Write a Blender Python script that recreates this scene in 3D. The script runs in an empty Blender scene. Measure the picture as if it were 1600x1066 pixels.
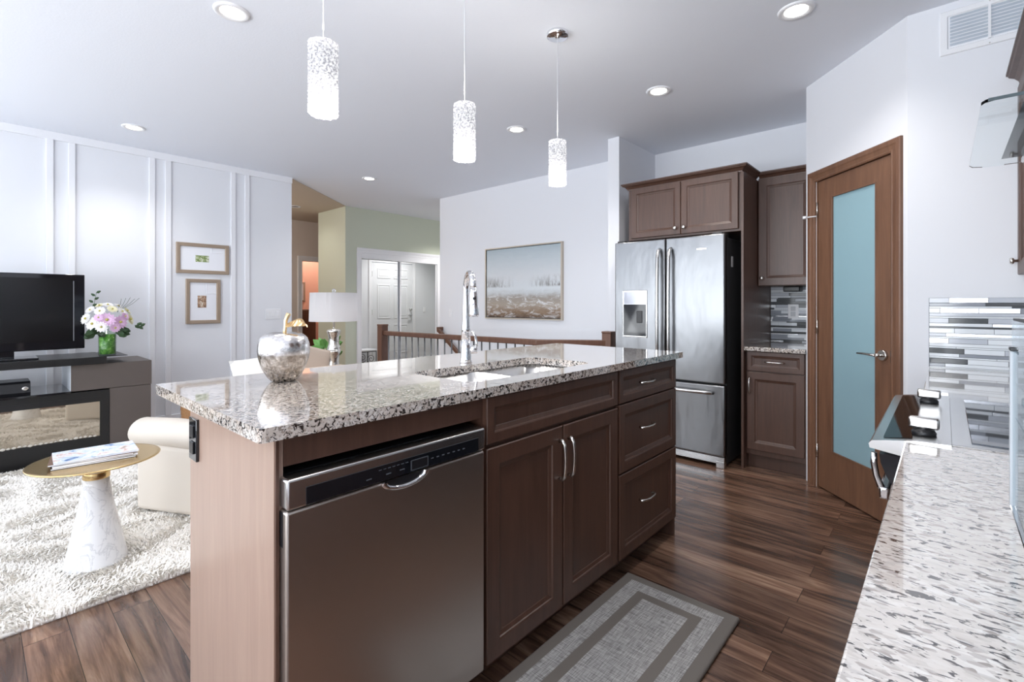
import bpy, bmesh, math, random
import numpy as np
from mathutils import Matrix, Vector
random.seed(7)
S = bpy.context.scene
C = S.collection
PI = math.pi

# ---------------------------------------------------------------- camera, world, light, exposure
CAM_H = 1.22
YAW = 0.7293
cam_d = bpy.data.cameras.new('camera')
cam = bpy.data.objects.new('camera', cam_d); C.objects.link(cam)
cam_d.sensor_width = 36.0
cam_d.lens = 36.0 * 757.0 / 1600.0
cam_d.shift_y = -58.5 / 1600.0
cam_d.clip_start = 0.02
cam.location = (0, 0, CAM_H)
cam.rotation_euler = (PI / 2, 0, YAW - PI / 2)
S.camera = cam
S.view_settings.view_transform = 'Standard'
S.view_settings.look = 'None'
S.view_settings.gamma = 1.0
S.view_settings.use_curve_mapping = False
S.view_settings.exposure = 0.60
S.cycles.max_bounces = 12
S.cycles.diffuse_bounces = 8
S.cycles.glossy_bounces = 6

w = bpy.data.worlds.new('world'); S.world = w; w.use_nodes = True
w.node_tree.nodes['Background'].inputs[0].default_value = (0.80, 0.90, 1.0, 1)
w.node_tree.nodes['Background'].inputs[1].default_value = 1.2

def area_light(name, loc, rot, sx, sy, power, col):
    d = bpy.data.lights.new(name, 'AREA'); d.shape = 'RECTANGLE'; d.size = sx; d.size_y = sy
    d.energy = power; d.color = col
    o = bpy.data.objects.new(name, d); C.objects.link(o); o.location = loc; o.rotation_euler = rot
    return o
# daylight entering by the two window openings behind the camera, plus an added living room fill
area_light('daylight_living', (-2.93, 3.6, 1.35), (math.radians(134), 0, -PI / 2), 3.2, 2.1, 66, (0.93, 0.965, 1.0))
area_light('daylight_dining', (-2.93, 0.75, 1.35), (math.radians(142), 0, -PI / 2), 1.7, 2.1, 92, (0.93, 0.965, 1.0))
area_light('daylight_fill', (-1.7, 5.70, 1.35), (math.radians(-125), 0, 0), 1.9, 2.1, 26, (0.93, 0.965, 1.0))  # added fill at an unseen, added window, evens out the ceiling

CEIL = 2.708

# ---------------------------------------------------------------- helpers
def lin(r, g, b):
    f = lambda v: ((v / 255 + 0.055) / 1.055) ** 2.4 if v > 10 else v / 255 / 12.92
    return (f(r), f(g), f(b), 1)

def newmat(name):
    m = bpy.data.materials.new(name); m.use_nodes = True
    nt = m.node_tree
    return m, nt, nt.nodes['Principled BSDF']

def mat(name, col, rough=0.5, metal=0.0, spec=0.5, coat=0.0, emis=None, estr=0.0, trans=0.0, ior=1.45, bump=None, alpha=1.0):
    m, nt, p = newmat(name)
    p.inputs['Base Color'].default_value = col
    p.inputs['Roughness'].default_value = rough
    p.inputs['Metallic'].default_value = metal
    p.inputs['Specular IOR Level'].default_value = spec
    p.inputs['Coat Weight'].default_value = coat
    p.inputs['Coat Roughness'].default_value = 0.06
    p.inputs['Transmission Weight'].default_value = trans
    p.inputs['IOR'].default_value = ior
    p.inputs['Alpha'].default_value = alpha
    if emis:
        p.inputs['Emission Color'].default_value = emis
        p.inputs['Emission Strength'].default_value = estr
    if bump:
        sc, st, dist = bump
        n = nt.nodes.new('ShaderNodeTexNoise'); tc = nt.nodes.new('ShaderNodeTexCoord')
        mp = nt.nodes.new('ShaderNodeMapping')
        if isinstance(sc, tuple): mp.inputs['Scale'].default_value = sc
        else: mp.inputs['Scale'].default_value = (sc, sc, sc)
        n.inputs['Scale'].default_value = 1.0; n.inputs['Detail'].default_value = 3
        b = nt.nodes.new('ShaderNodeBump'); b.inputs['Strength'].default_value = st; b.inputs['Distance'].default_value = dist
        nt.links.new(tc.outputs['Object'], mp.inputs[0]); nt.links.new(mp.outputs[0], n.inputs['Vector'])
        nt.links.new(n.outputs['Fac'], b.inputs['Height']); nt.links.new(b.outputs[0], p.inputs['Normal'])
    return m

def ramp(nt, stops, interp='LINEAR'):
    r = nt.nodes.new('ShaderNodeValToRGB'); r.color_ramp.interpolation = interp
    e = r.color_ramp.elements
    while len(e) < len(stops): e.new(0.5)
    for k, (pos, c) in enumerate(stops):
        e[k].position = pos; e[k].color = c
    return r

def coords(nt, scale=(1, 1, 1), rot=(0, 0, 0), kind='Object'):
    tc = nt.nodes.new('ShaderNodeTexCoord'); mp = nt.nodes.new('ShaderNodeMapping')
    mp.inputs['Scale'].default_value = scale; mp.inputs['Rotation'].default_value = rot
    nt.links.new(tc.outputs[kind], mp.inputs[0]); return mp

def noise(nt, vec, scale, detail=4, rough=0.5, dist=0.0):
    n = nt.nodes.new('ShaderNodeTexNoise'); n.inputs['Scale'].default_value = scale
    n.inputs['Detail'].default_value = detail; n.inputs['Roughness'].default_value = rough
    n.inputs['Distortion'].default_value = dist
    nt.links.new(vec.outputs[0], n.inputs['Vector']); return n

def mixc(nt, fac, a, b, mode='MIX'):
    m = nt.nodes.new('ShaderNodeMix'); m.data_type = 'RGBA'; m.blend_type = mode
    if hasattr(fac, 'is_linked'): nt.links.new(fac, m.inputs[0])
    else: m.inputs[0].default_value = fac
    for k, v in ((6, a), (7, b)):
        if isinstance(v, tuple): m.inputs[k].default_value = v
        else: nt.links.new(v, m.inputs[k])
    return m.outputs[2]

def wood(name, dark, light, rough=0.35, scale=(14, 14, 1.2), coat=0.0, spec=0.5):
    m, nt, p = newmat(name)
    v = coords(nt, scale)
    n = noise(nt, v, 2.2, 6, 0.6, 0.8)
    r = ramp(nt, [(0.3, dark), (0.7, light)])
    nt.links.new(n.outputs['Fac'], r.inputs[0]); nt.links.new(r.outputs[0], p.inputs['Base Color'])
    p.inputs['Roughness'].default_value = rough; p.inputs['Coat Weight'].default_value = coat
    p.inputs['Specular IOR Level'].default_value = spec
    p.inputs['Coat Roughness'].default_value = 0.12
    return m

def granite(name, bias=0.0, stretch=(1, 1, 1), fill=(208, 201, 195), hi=.85):
    m, nt, p = newmat(name)
    v = coords(nt, stretch)
    vo = nt.nodes.new('ShaderNodeTexVoronoi'); vo.inputs['Scale'].default_value = 210
    nt.links.new(v.outputs[0], vo.inputs['Vector'])
    sep = nt.nodes.new('ShaderNodeSeparateColor'); nt.links.new(vo.outputs['Color'], sep.inputs[0])
    base = ramp(nt, [(0.0, lin(232, 230, 226)), (0.45, lin(216, 209, 202)), (0.7, lin(196, 191, 188)), (0.86, lin(168, 158, 150)), (0.95, lin(128, 118, 112))])
    nt.links.new(sep.outputs[0], base.inputs[0])
    n1 = noise(nt, v, 100, 3, 0.6, 0.9)
    r1 = ramp(nt, [(0.555 + bias, (0, 0, 0, 1)), (0.60 + bias, (1, 1, 1, 1))])
    nt.links.new(n1.outputs['Fac'], r1.inputs[0])
    n2 = noise(nt, v, 30, 3, 0.6, 0.3)
    r2 = ramp(nt, [(0.42, (0.15, 0.15, 0.15, 1)), (0.58, (hi, hi, hi, 1))])
    nt.links.new(n2.outputs['Fac'], r2.inputs[0])
    c1 = mixc(nt, r2.outputs[0], base.outputs[0], lin(*fill))
    c2 = mixc(nt, r1.outputs[0], c1, lin(52, 46, 44))
    nt.links.new(c2, p.inputs['Base Color'])
    p.inputs['Roughness'].default_value = 0.10
    p.inputs['Specular IOR Level'].default_value = 0.8
    p.inputs['Coat Weight'].default_value = 1.0; p.inputs['Coat Roughness'].default_value = 0.03; p.inputs['Coat IOR'].default_value = 1.6
    return m

def floor_mat():
    m, nt, p = newmat('walnut plank floor')
    v = coords(nt, (1, 1, 1), (0, 0, PI / 2))
    br = nt.nodes.new('ShaderNodeTexBrick'); br.offset = 0.37; br.offset_frequency = 2
    br.inputs['Scale'].default_value = 1.0; br.inputs['Brick Width'].default_value = 1.22; br.inputs['Row Height'].default_value = 0.125
    br.inputs['Mortar Size'].default_value = 0.0012; br.inputs['Mortar Smooth'].default_value = 0.2
    br.inputs['Color1'].default_value = (0, 0, 0, 1); br.inputs['Color2'].default_value = (1, 1, 1, 1)
    nt.links.new(v.outputs[0], br.inputs['Vector'])
    # per plank offset of the grain
    tc = nt.nodes.new('ShaderNodeTexCoord'); add = nt.nodes.new('ShaderNodeVectorMath'); add.operation = 'ADD'
    sc = nt.nodes.new('ShaderNodeVectorMath'); sc.operation = 'SCALE'; sc.inputs['Scale'].default_value = 7.0
    nt.links.new(br.outputs['Color'], sc.inputs[0]); nt.links.new(tc.outputs['Object'], add.inputs[0]); nt.links.new(sc.outputs[0], add.inputs[1])
    mp = nt.nodes.new('ShaderNodeMapping'); mp.inputs['Scale'].default_value = (7, 0.7, 1)
    nt.links.new(add.outputs[0], mp.inputs[0])
    n1 = noise(nt, mp, 1.4, 8, 0.62, 1.6)
    mp2 = nt.nodes.new('ShaderNodeMapping'); mp2.inputs['Scale'].default_value = (40, 2.0, 1)
    nt.links.new(add.outputs[0], mp2.inputs[0])
    n2 = noise(nt, mp2, 2.0, 5, 0.6, 0.4)
    r = ramp(nt, [(0.30, lin(66, 49, 41)), (0.45, lin(110, 84, 70)), (0.56, lin(142, 112, 94)), (0.72, lin(176, 148, 126))])
    nt.links.new(n1.outputs['Fac'], r.inputs[0])
    r2 = ramp(nt, [(0.35, (0.62, 0.60, 0.58, 1)), (0.65, (1, 1, 1, 1))])
    nt.links.new(n2.outputs['Fac'], r2.inputs[0])
    c = mixc(nt, 0.8, r.outputs[0], r2.outputs[0], 'MULTIPLY')
    tint = ramp(nt, [(0.0, (0.58, 0.56, 0.56, 1)), (1.0, (1.12, 1.08, 1.06, 1))])
    nt.links.new(br.outputs['Color'], tint.inputs[0])
    c = mixc(nt, 1.0, c, tint.outputs[0], 'MULTIPLY')
    c = mixc(nt, br.outputs['Fac'], c, lin(30, 20, 16))
    nt.links.new(c, p.inputs['Base Color'])
    rr = ramp(nt, [(0.3, (0.17, 0.17, 0.17, 1)), (0.7, (0.27, 0.27, 0.27, 1))])
    nt.links.new(n2.outputs['Fac'], rr.inputs[0]); nt.links.new(rr.outputs[0], p.inputs['Roughness'])
    b = nt.nodes.new('ShaderNodeBump'); b.inputs['Strength'].default_value = 0.12; b.inputs['Distance'].default_value = 0.002
    nt.links.new(n2.outputs['Fac'], b.inputs['Height']); nt.links.new(b.outputs[0], p.inputs['Normal'])
    p.inputs['Specular IOR Level'].default_value = 0.75
    return m

M = {}
M['floor'] = floor_mat()
M['wall'] = mat('wall paint', lin(228, 230, 235), 0.6)
M['ceil'] = mat('ceiling paint', lin(234, 238, 246), 0.85, bump=(90, 0.2, 0.003))
M['hallceil_shade'] = mat('shaded hall ceiling', lin(200, 188, 172), 0.8)  # ceiling darkened to beige, the hall's dimmer light put into the colour
M['green'] = mat('sage green paint', lin(200, 206, 190), 0.6)
M['hallwall'] = mat('hall paint', lin(222, 212, 204), 0.6)
M['pink'] = mat('pink paint', lin(236, 190, 170), 0.6)
M['trim'] = mat('white trim paint', lin(234, 235, 239), 0.4)
M['cab'] = wood('espresso stained maple', lin(70, 46, 35), lin(88, 60, 47), 0.42, spec=0.7)
M['cabend_lit'] = wood('window-lit stained maple end', lin(154, 129, 115), lin(166, 141, 126), 0.28)  # same cabinet finish, window light put into a paler base colour
M['pine'] = wood('stained door timber', lin(104, 74, 57), lin(124, 90, 69), 0.35)
M['rail'] = wood('brown handrail timber', lin(96, 66, 52), lin(114, 80, 63), 0.35)
M['granite'] = granite('speckled granite', -0.028, (1, 1, 1), (196, 180, 166), .55)
M['granite2'] = granite('pale streaked granite', 0.02, (1.1, 0.5, 1), (212, 205, 198))
M['steel'] = mat('brushed stainless steel', (0.25, 0.255, 0.265, 1), 0.28, 1.0, bump=((5, 5, 1.6), 0.4, 0.02))
M['dwsteel'] = mat('dark stainless steel', (0.54, 0.49, 0.45, 1), 0.33, 1.0, bump=((3, 3, 1.0), 0.12, 0.02))
M['steelflat'] = mat('satin steel', (0.66, 0.66, 0.66, 1), 0.25, 1.0)
M['chrome'] = mat('chrome', (0.82, 0.82, 0.84, 1), 0.05, 1.0)
M['nickel'] = mat('brushed nickel', (0.68, 0.66, 0.63, 1), 0.22, 1.0)
M['black'] = mat('black plastic', (0.012, 0.012, 0.014, 1), 0.3)
M['blackgloss'] = mat('gloss black', (0.008, 0.009, 0.012, 1), 0.05, coat=0.5)
M['fridgeside'] = mat('dark grey side panel', (0.045, 0.045, 0.047, 1), 0.35)
M['frost'] = mat('frosted teal glass', lin(142, 174, 184), 0.22, spec=0.6)
M['glass'] = mat('clear glass', (0.93, 0.97, 0.97, 1), 0.0, trans=1.0, ior=1.45)
M['hoodglass'] = mat('canopy glass', (0.92, 0.96, 0.965, 1), 0.0, trans=1.0, ior=1.12)
def thin_glass(name, tint, ior=1.5):
    m = bpy.data.materials.new(name); m.use_nodes = True; nt = m.node_tree; nt.nodes.clear()
    out = nt.nodes.new('ShaderNodeOutputMaterial'); mx = nt.nodes.new('ShaderNodeMixShader'); lw = nt.nodes.new('ShaderNodeLayerWeight'); lw.inputs[0].default_value = 0.5; pw = nt.nodes.new('ShaderNodeMath'); pw.operation = 'POWER'; pw.inputs[1].default_value = 4.0; nt.links.new(lw.outputs['Facing'], pw.inputs[0]); fr = nt.nodes.new('ShaderNodeMath'); fr.operation = 'MULTIPLY_ADD'; fr.inputs[1].default_value = 0.8 * (ior - 1) / 0.5; fr.inputs[2].default_value = 0.04; nt.links.new(pw.outputs[0], fr.inputs[0])
    tr = nt.nodes.new('ShaderNodeBsdfTransparent'); tr.inputs[0].default_value = tint; gl = nt.nodes.new('ShaderNodeBsdfGlossy'); gl.inputs['Roughness'].default_value = 0.01
    nt.links.new(fr.outputs[0], mx.inputs[0]); nt.links.new(tr.outputs[0], mx.inputs[1]); nt.links.new(gl.outputs[0], mx.inputs[2]); nt.links.new(mx.outputs[0], out.inputs[0]); return m
M['vaseglass'] = thin_glass('vase glass', (0.93, 0.97, 0.94, 1))
def shade_mat():
    m = bpy.data.materials.new('white drum shade'); m.use_nodes = True; nt = m.node_tree; nt.nodes.clear()
    out = nt.nodes.new('ShaderNodeOutputMaterial'); mx = nt.nodes.new('ShaderNodeMixShader'); mx.inputs[0].default_value = 0.45
    a = nt.nodes.new('ShaderNodeBsdfDiffuse'); b = nt.nodes.new('ShaderNodeBsdfTranslucent'); a.inputs[0].default_value = (.9, .9, .92, 1); b.inputs[0].default_value = (.9, .9, .92, 1)
    nt.links.new(a.outputs[0], mx.inputs[1]); nt.links.new(b.outputs[0], mx.inputs[2]); nt.links.new(mx.outputs[0], out.inputs[0]); return m
M['glassedge'] = mat('dark glass edge', (0.03, 0.05, 0.055, 1), 0.1)
M['mirror'] = mat('mirror', (0.86, 0.88, 0.90, 1), 0.01, 1.0)
M['white'] = mat('white plastic', lin(236, 237, 240), 0.35)
M['whitefab'] = mat('cream upholstery', lin(208, 199, 188), 0.75, bump=(120, 0.15, 0.002))
M['beigefab'] = mat('beige upholstery', lin(206, 188, 172), 0.8, bump=(120, 0.15, 0.002))
M['gold'] = mat('brushed brass', (0.72, 0.52, 0.25, 1), 0.26, 1.0)
M['palegold'] = mat('pale gold', (0.82, 0.64, 0.38, 1), 0.3, 0.8)
M['frame'] = mat('champagne frame', lin(168, 150, 132), 0.4, 0.3)
M['paper'] = mat('white mat board', lin(238, 240, 246), 0.7)
M['console'] = mat('grey brown laminate', lin(92, 84, 80), 0.45)
M['consoledark'] = mat('black laminate', lin(30, 30, 31), 0.3)
M['rug'] = mat('cream shag pile', lin(246, 243, 238), 0.9)
M['matgrey'] = mat('mat border grey', lin(112, 106, 100), 0.6)
M['lampshade'] = shade_mat()
M['leaf'] = mat('green leaf', lin(72, 110, 48), 0.5)
M['darkleaf'] = mat('dark leaf', lin(60, 84, 56), 0.5)
M['basket'] = wood('woven cane', lin(120, 84, 52), lin(178, 132, 88), 0.7, (60, 60, 90))
M['iron'] = mat('black wrought iron', (0.02, 0.02, 0.02, 1), 0.4)
M['baluster'] = mat('steel baluster', (0.22, 0.23, 0.24, 1), 0.35, 0.7)
M['carpet'] = mat('stair carpet', lin(186, 176, 164), 0.9)
M['bulb'] = mat('lit lamp lens', (1, 1, 1, 1), 0.4, emis=(1.0, 0.93, 0.82, 1), estr=7.0)
M['grout'] = mat('grey grout', lin(104, 108, 114), 0.7)
M['tiles'] = [mat('white glass tile', lin(226, 231, 236), 0.08), mat('pale grey tile', lin(190, 195, 204), 0.1),
              mat('mid grey tile', lin(142, 147, 156), 0.1), mat('slate tile', lin(70, 73, 76), 0.12),
              mat('metal tile', (0.55, 0.56, 0.58, 1), 0.2, 1.0)]

def stripe_mat():
    m, nt, p = newmat('woven mat cloth')
    v = coords(nt, (260, 18, 1)); v2 = coords(nt, (18, 260, 1))
    n1 = noise(nt, v, 1, 2); n2 = noise(nt, v2, 1, 2)
    c = mixc(nt, 0.5, n1.outputs['Fac'], n2.outputs['Fac'])
    r = ramp(nt, [(0.36, lin(112, 110, 108)), (0.64, lin(186, 184, 182))])
    nt.links.new(c, r.inputs[0]); nt.links.new(r.outputs[0], p.inputs['Base Color'])
    p.inputs['Roughness'].default_value = 0.75
    return m
M['matcloth'] = stripe_mat()

def marble_mat():
    m, nt, p = newmat('white marble')
    v = coords(nt, (4, 4, 4)); n = noise(nt, v, 1.3, 8, 0.6, 2.2)
    r = ramp(nt, [(0.475, lin(226, 226, 228)), (0.5, lin(160, 162, 168)), (0.525, lin(228, 228, 230))])
    nt.links.new(n.outputs['Fac'], r.inputs[0])
    c = mixc(nt, 0.55, r.outputs[0], lin(232, 232, 234))
    nt.links.new(c, p.inputs['Base Color']); p.inputs['Roughness'].default_value = 0.18
    return m
M['marble'] = marble_mat()

def crackle_mat():
    m, nt, p = newmat('mercury glass')
    v = coords(nt, (1, 1, 1)); n = noise(nt, v, 60, 6, 0.7, 0.5)
    geo = nt.nodes.new('ShaderNodeSeparateXYZ'); nt.links.new(v.outputs[0], geo.inputs[0])
    hz = ramp(nt, [(0.086, (0, 0, 0, 1)), (0.092, (1, 1, 1, 1))]); nt.links.new(geo.outputs[2], hz.inputs[0])
    r = ramp(nt, [(0.42, (0.30, 0.26, 0.22, 1)), (0.6, (0.66, 0.61, 0.56, 1))])
    nt.links.new(n.outputs['Fac'], r.inputs[0])
    r2 = ramp(nt, [(0.38, (0.55, 0.52, 0.50, 1)), (0.5, (0.82, 0.80, 0.79, 1))])
    nt.links.new(n.outputs['Fac'], r2.inputs[0])
    c = mixc(nt, hz.outputs[0], r.outputs[0], r2.outputs[0])
    nt.links.new(c, p.inputs['Base Color']); p.inputs['Metallic'].default_value = 0.95; p.inputs['Roughness'].default_value = 0.13
    b = nt.nodes.new('ShaderNodeBump'); b.inputs['Strength'].default_value = 0.2; b.inputs['Distance'].default_value = 0.003
    nt.links.new(n.outputs['Fac'], b.inputs['Height']); nt.links.new(b.outputs[0], p.inputs['Normal'])
    return m
M['mercury'] = crackle_mat()

def pendant_mat():
    m, nt, p = newmat('lit crushed glass')
    v = coords(nt, (1, 1, 1)); vo = nt.nodes.new('ShaderNodeTexVoronoi'); vo.inputs['Scale'].default_value = 150
    vo.feature = 'DISTANCE_TO_EDGE'
    nt.links.new(v.outputs[0], vo.inputs['Vector'])
    n = noise(nt, v, 130, 3)
    r = ramp(nt, [(0.40, (0.14, 0.15, 0.18, 1)), (0.54, (0.8, 0.81, 0.83, 1)), (0.62, (1, 1, 1, 1))]); nt.links.new(n.outputs['Fac'], r.inputs[0])
    p.inputs['Base Color'].default_value = (0.35, 0.35, 0.37, 1)
    nt.links.new(r.outputs[0], p.inputs['Emission Color']); p.inputs['Emission Strength'].default_value = 0.42
    p.inputs['Roughness'].default_value = 0.15
    return m
M['pendant'] = pendant_mat()

def painting_mat():
    # a soft lake landscape: pale sky, dark tree line either side, brown and white shore
    m, nt, p = newmat('painted lake landscape')
    v = coords(nt, (1, 1, 1)); sep = nt.nodes.new('ShaderNodeSeparateXYZ'); nt.links.new(v.outputs[0], sep.inputs[0])
    mr = nt.nodes.new('ShaderNodeMapRange'); mr.inputs['From Min'].default_value = 0.0; mr.inputs['From Max'].default_value = 0.87
    nt.links.new(sep.outputs[2], mr.inputs[0])
    vs = coords(nt, (1, 2.5, 8)); n = noise(nt, vs, 2.2, 8, 0.7, 0.6)
    ad = nt.nodes.new('ShaderNodeMath'); ad.operation = 'MULTIPLY_ADD'; ad.inputs[1].default_value = 0.16; 
    nt.links.new(n.outputs['Fac'], ad.inputs[0]); nt.links.new(mr.outputs[0], ad.inputs[2])
    sb = nt.nodes.new('ShaderNodeMath'); sb.operation = 'SUBTRACT'; sb.inputs[1].default_value = 0.08; nt.links.new(ad.outputs[0], sb.inputs[0])
    r = ramp(nt, [(0.0, lin(74, 58, 46)), (0.10, lin(134, 110, 88)), (0.2, lin(168, 156, 142)), (0.30, lin(158, 150, 142)), (0.36, lin(196, 200, 202)), (0.42, lin(214, 220, 224)), (0.60, lin(212, 216, 220)), (0.85, lin(190, 200, 206)), (1.0, lin(170, 184, 192))])
    nt.links.new(sb.outputs[0], r.inputs[0])
    vd = coords(nt, (1, 4, 11)); nd = noise(nt, vd, 1.9, 7, 0.75, 0.8)
    rd = ramp(nt, [(0.50, (0, 0, 0, 1)), (0.62, (1, 1, 1, 1))]); nt.links.new(nd.outputs['Fac'], rd.inputs[0])
    lo = ramp(nt, [(0.0, (0.5, 0.5, 0.5, 1)), (0.28, (1, 1, 1, 1)), (0.40, (0, 0, 0, 1))]); nt.links.new(mr.outputs[0], lo.inputs[0])
    wf = mixc(nt, 1.0, rd.outputs[0], lo.outputs[0], 'MULTIPLY')
    c = mixc(nt, wf, r.outputs[0], lin(222, 224, 226))
    # tree line
    vt = coords(nt, (1, 22, 5)); ntree = noise(nt, vt, 1.5, 6, 0.7, 0.3)
    band = ramp(nt, [(0.44, (0, 0, 0, 1)), (0.465, (1, 1, 1, 1)), (0.50, (0.85, 0.85, 0.85, 1)), (0.62, (0, 0, 0, 1))]); nt.links.new(mr.outputs[0], band.inputs[0])
    side = nt.nodes.new('ShaderNodeMath'); side.operation = 'ABSOLUTE'; nt.links.new(sep.outputs[1], side.inputs[0])
    sr = ramp(nt, [(0.10, (0, 0, 0, 1)), (0.42, (1, 1, 1, 1))]); nt.links.new(side.outputs[0], sr.inputs[0])
    tr = ramp(nt, [(0.42, (0, 0, 0, 1)), (0.60, (1, 1, 1, 1))]); nt.links.new(ntree.outputs['Fac'], tr.inputs[0])
    f = mixc(nt, 1.0, band.outputs[0], sr.outputs[0], 'MULTIPLY'); f = mixc(nt, 1.0, f, tr.outputs[0], 'MULTIPLY')
    c = mixc(nt, f, c, lin(108, 104, 100))
    nt.links.new(c, p.inputs['Base Color']); p.inputs['Roughness'].default_value = 0.5
    return m
M['painting'] = painting_mat()

def blotch_mat(name, stops, scale, rough=0.5):
    m, nt, p = newmat(name)
    v = coords(nt, (1, 1, 1)); n = noise(nt, v, scale, 4, 0.7, 0.5)
    r = ramp(nt, stops); nt.links.new(n.outputs['Fac'], r.inputs[0]); nt.links.new(r.outputs[0], p.inputs['Base Color'])
    p.inputs['Roughness'].default_value = rough
    return m
M['photo_green'] = blotch_mat('small green garden print', [(0.35, lin(70, 90, 44)), (0.5, lin(150, 168, 110)), (0.65, lin(228, 228, 214))], 40)
M['photo_brown'] = blotch_mat('small terracotta print', [(0.35, lin(70, 56, 46)), (0.5, lin(176, 140, 112)), (0.65, lin(224, 220, 206))], 34)
M['cover_a'] = blotch_mat('magazine cover colours', [(0.34, lin(90, 120, 170)), (0.42, lin(200, 216, 236)), (0.55, lin(240, 240, 242)), (0.62, lin(222, 190, 184)), (0.72, lin(150, 160, 140))], 16, 0.25)

# ---- mesh building: everything is authored in world space, obj() moves it into its parent's space
def box(bm, x0, x1, y0, y1, z0, z1, bev=0.0, seg=1, mx=None):
    if x0 > x1: x0, x1 = x1, x0
    if y0 > y1: y0, y1 = y1, y0
    if z0 > z1: z0, z1 = z1, z0
    vs = [bm.verts.new(p) for p in ((x0, y0, z0), (x1, y0, z0), (x1, y1, z0), (x0, y1, z0), (x0, y0, z1), (x1, y0, z1), (x1, y1, z1), (x0, y1, z1))]
    fs = [bm.faces.new([vs[i] for i in q]) for q in ((3, 2, 1, 0), (4, 5, 6, 7), (0, 1, 5, 4), (1, 2, 6, 5), (2, 3, 7, 6), (3, 0, 4, 7))]
    if bev > 0:
        es = list({e for f in fs for e in f.edges})
        r = bmesh.ops.bevel(bm, geom=es, offset=bev, segments=seg, affect='EDGES', profile=0.5)
        vs = list({v for f in r['faces'] for v in f.verts} | {v for v in vs if v.is_valid})
        if seg > 1:
            for f in r['faces']: f.smooth = True
    if mx is not None:
        bmesh.ops.transform(bm, matrix=mx, verts=[v for v in vs if v.is_valid])
    return bm

def BX(*a, **k): return box(bmesh.new(), *a, **k)

def frame_of(d):
    d = d.normalized(); up = Vector((0, 0, 1)) if abs(d.z) < 0.95 else Vector((1, 0, 0))
    a = d.cross(up).normalized(); return a, a.cross(d).normalized()

def tube(bm, pts, r, n=10, closed=False, flat=1.0):
    pts = [Vector(p) for p in pts]; k = len(pts); rs = r if isinstance(r, (list, tuple)) else [r] * k
    rings = []; a = b = None
    for i in range(k):
        d = (pts[min(i + 1, k - 1)] - pts[max(i - 1, 0)])
        if closed: d = pts[(i + 1) % k] - pts[i - 1]
        if a is None: a, b = frame_of(d)
        else:
            dn = d.normalized(); a = (a - dn * a.dot(dn)).normalized(); b = a.cross(dn).normalized() * (1 if b.dot(a.cross(dn)) > 0 else -1)
        rings.append([bm.verts.new(pts[i] + a * math.cos(t) * rs[i] + b * math.sin(t) * rs[i] * flat) for t in (2 * PI * j / n for j in range(n))])
    rng = range(k) if closed else range(k - 1)
    for i in rng:
        A, B = rings[i], rings[(i + 1) % k]
        for j in range(n):
            f = bm.faces.new((A[j], A[(j + 1) % n], B[(j + 1) % n], B[j])); f.smooth = True
    if not closed:
        bm.faces.new(rings[0][::-1]); bm.faces.new(rings[-1])
    return bm
def TB(*a, **k): return tube(bmesh.new(), *a, **k)

def lathe(bm, prof, cx, cy, cz=0, n=32, smooth=True, cap=True):
    rings = []
    for r, z in prof:
        if r < 1e-5: rings.append([bm.verts.new((cx, cy, cz + z))])
        else: rings.append([bm.verts.new((cx + r * math.cos(2 * PI * j / n), cy + r * math.sin(2 * PI * j / n), cz + z)) for j in range(n)])
    for A, B in zip(rings, rings[1:]):
        for j in range(n):
            q = []
            for v in (A[j % len(A)], A[(j + 1) % len(A)], B[(j + 1) % len(B)], B[j % len(B)]):
                if v not in q: q.append(v)
            if len(q) > 2:
                f = bm.faces.new(q); f.smooth = smooth
    if cap:
        if len(rings[0]) > 2: bm.faces.new(rings[0][::-1])
        if len(rings[-1]) > 2: bm.faces.new(rings[-1])
    return bm
def xf(bm, mx):
    bm.transform(mx); return bm
def LA(*a, **k): return lathe(bmesh.new(), *a, **k)

def prism(bm, poly, z0, z1, mx=None):
    a = [bm.verts.new((x, y, z0)) for x, y in poly]; b = [bm.verts.new((x, y, z1)) for x, y in poly]
    n = len(poly); bm.faces.new(a[::-1]); bm.faces.new(b)
    for i in range(n): bm.faces.new((a[i], a[(i + 1) % n], b[(i + 1) % n], b[i]))
    if mx is not None: bmesh.ops.transform(bm, matrix=mx, verts=a + b)
    return bm

def rings_panel(bm, w, h, rings, x0=0, z0=0, cap=True):
    """nested rectangles in the xz plane; rings = (inset, depth toward viewer is -y)"""
    prev = None
    for r in rings:
        ins, y = r
        L = [bm.verts.new((x0 + a, y, z0 + b)) for a, b in ((ins, ins), (w - ins, ins), (w - ins, h - ins), (ins, h - ins))]
        if prev:
            for i in range(4): bm.faces.new((prev[i], prev[(i + 1) % 4], L[(i + 1) % 4], L[i]))
        else:
            first = L
        prev = L
    if cap: bm.faces.new(prev); 
    return bm

DOORP = lambda rail, t: [(0, 0), (0, -t + .003), (.003, -t), (rail, -t), (rail + .004, -t + .002), (rail + .006, -t + .006), (rail + .018, -t + .010), (rail + .020, -t + .012)]
def front(w, h, mx, rail=0.055, t=0.02):
    bm = bmesh.new(); rings_panel(bm, w, h, DOORP(rail, t)); bm.transform(mx); return bm

def T(x, y, z, rz=0): return Matrix.Translation((x, y, z)) @ Matrix.Rotation(rz, 4, 'Z')

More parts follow.
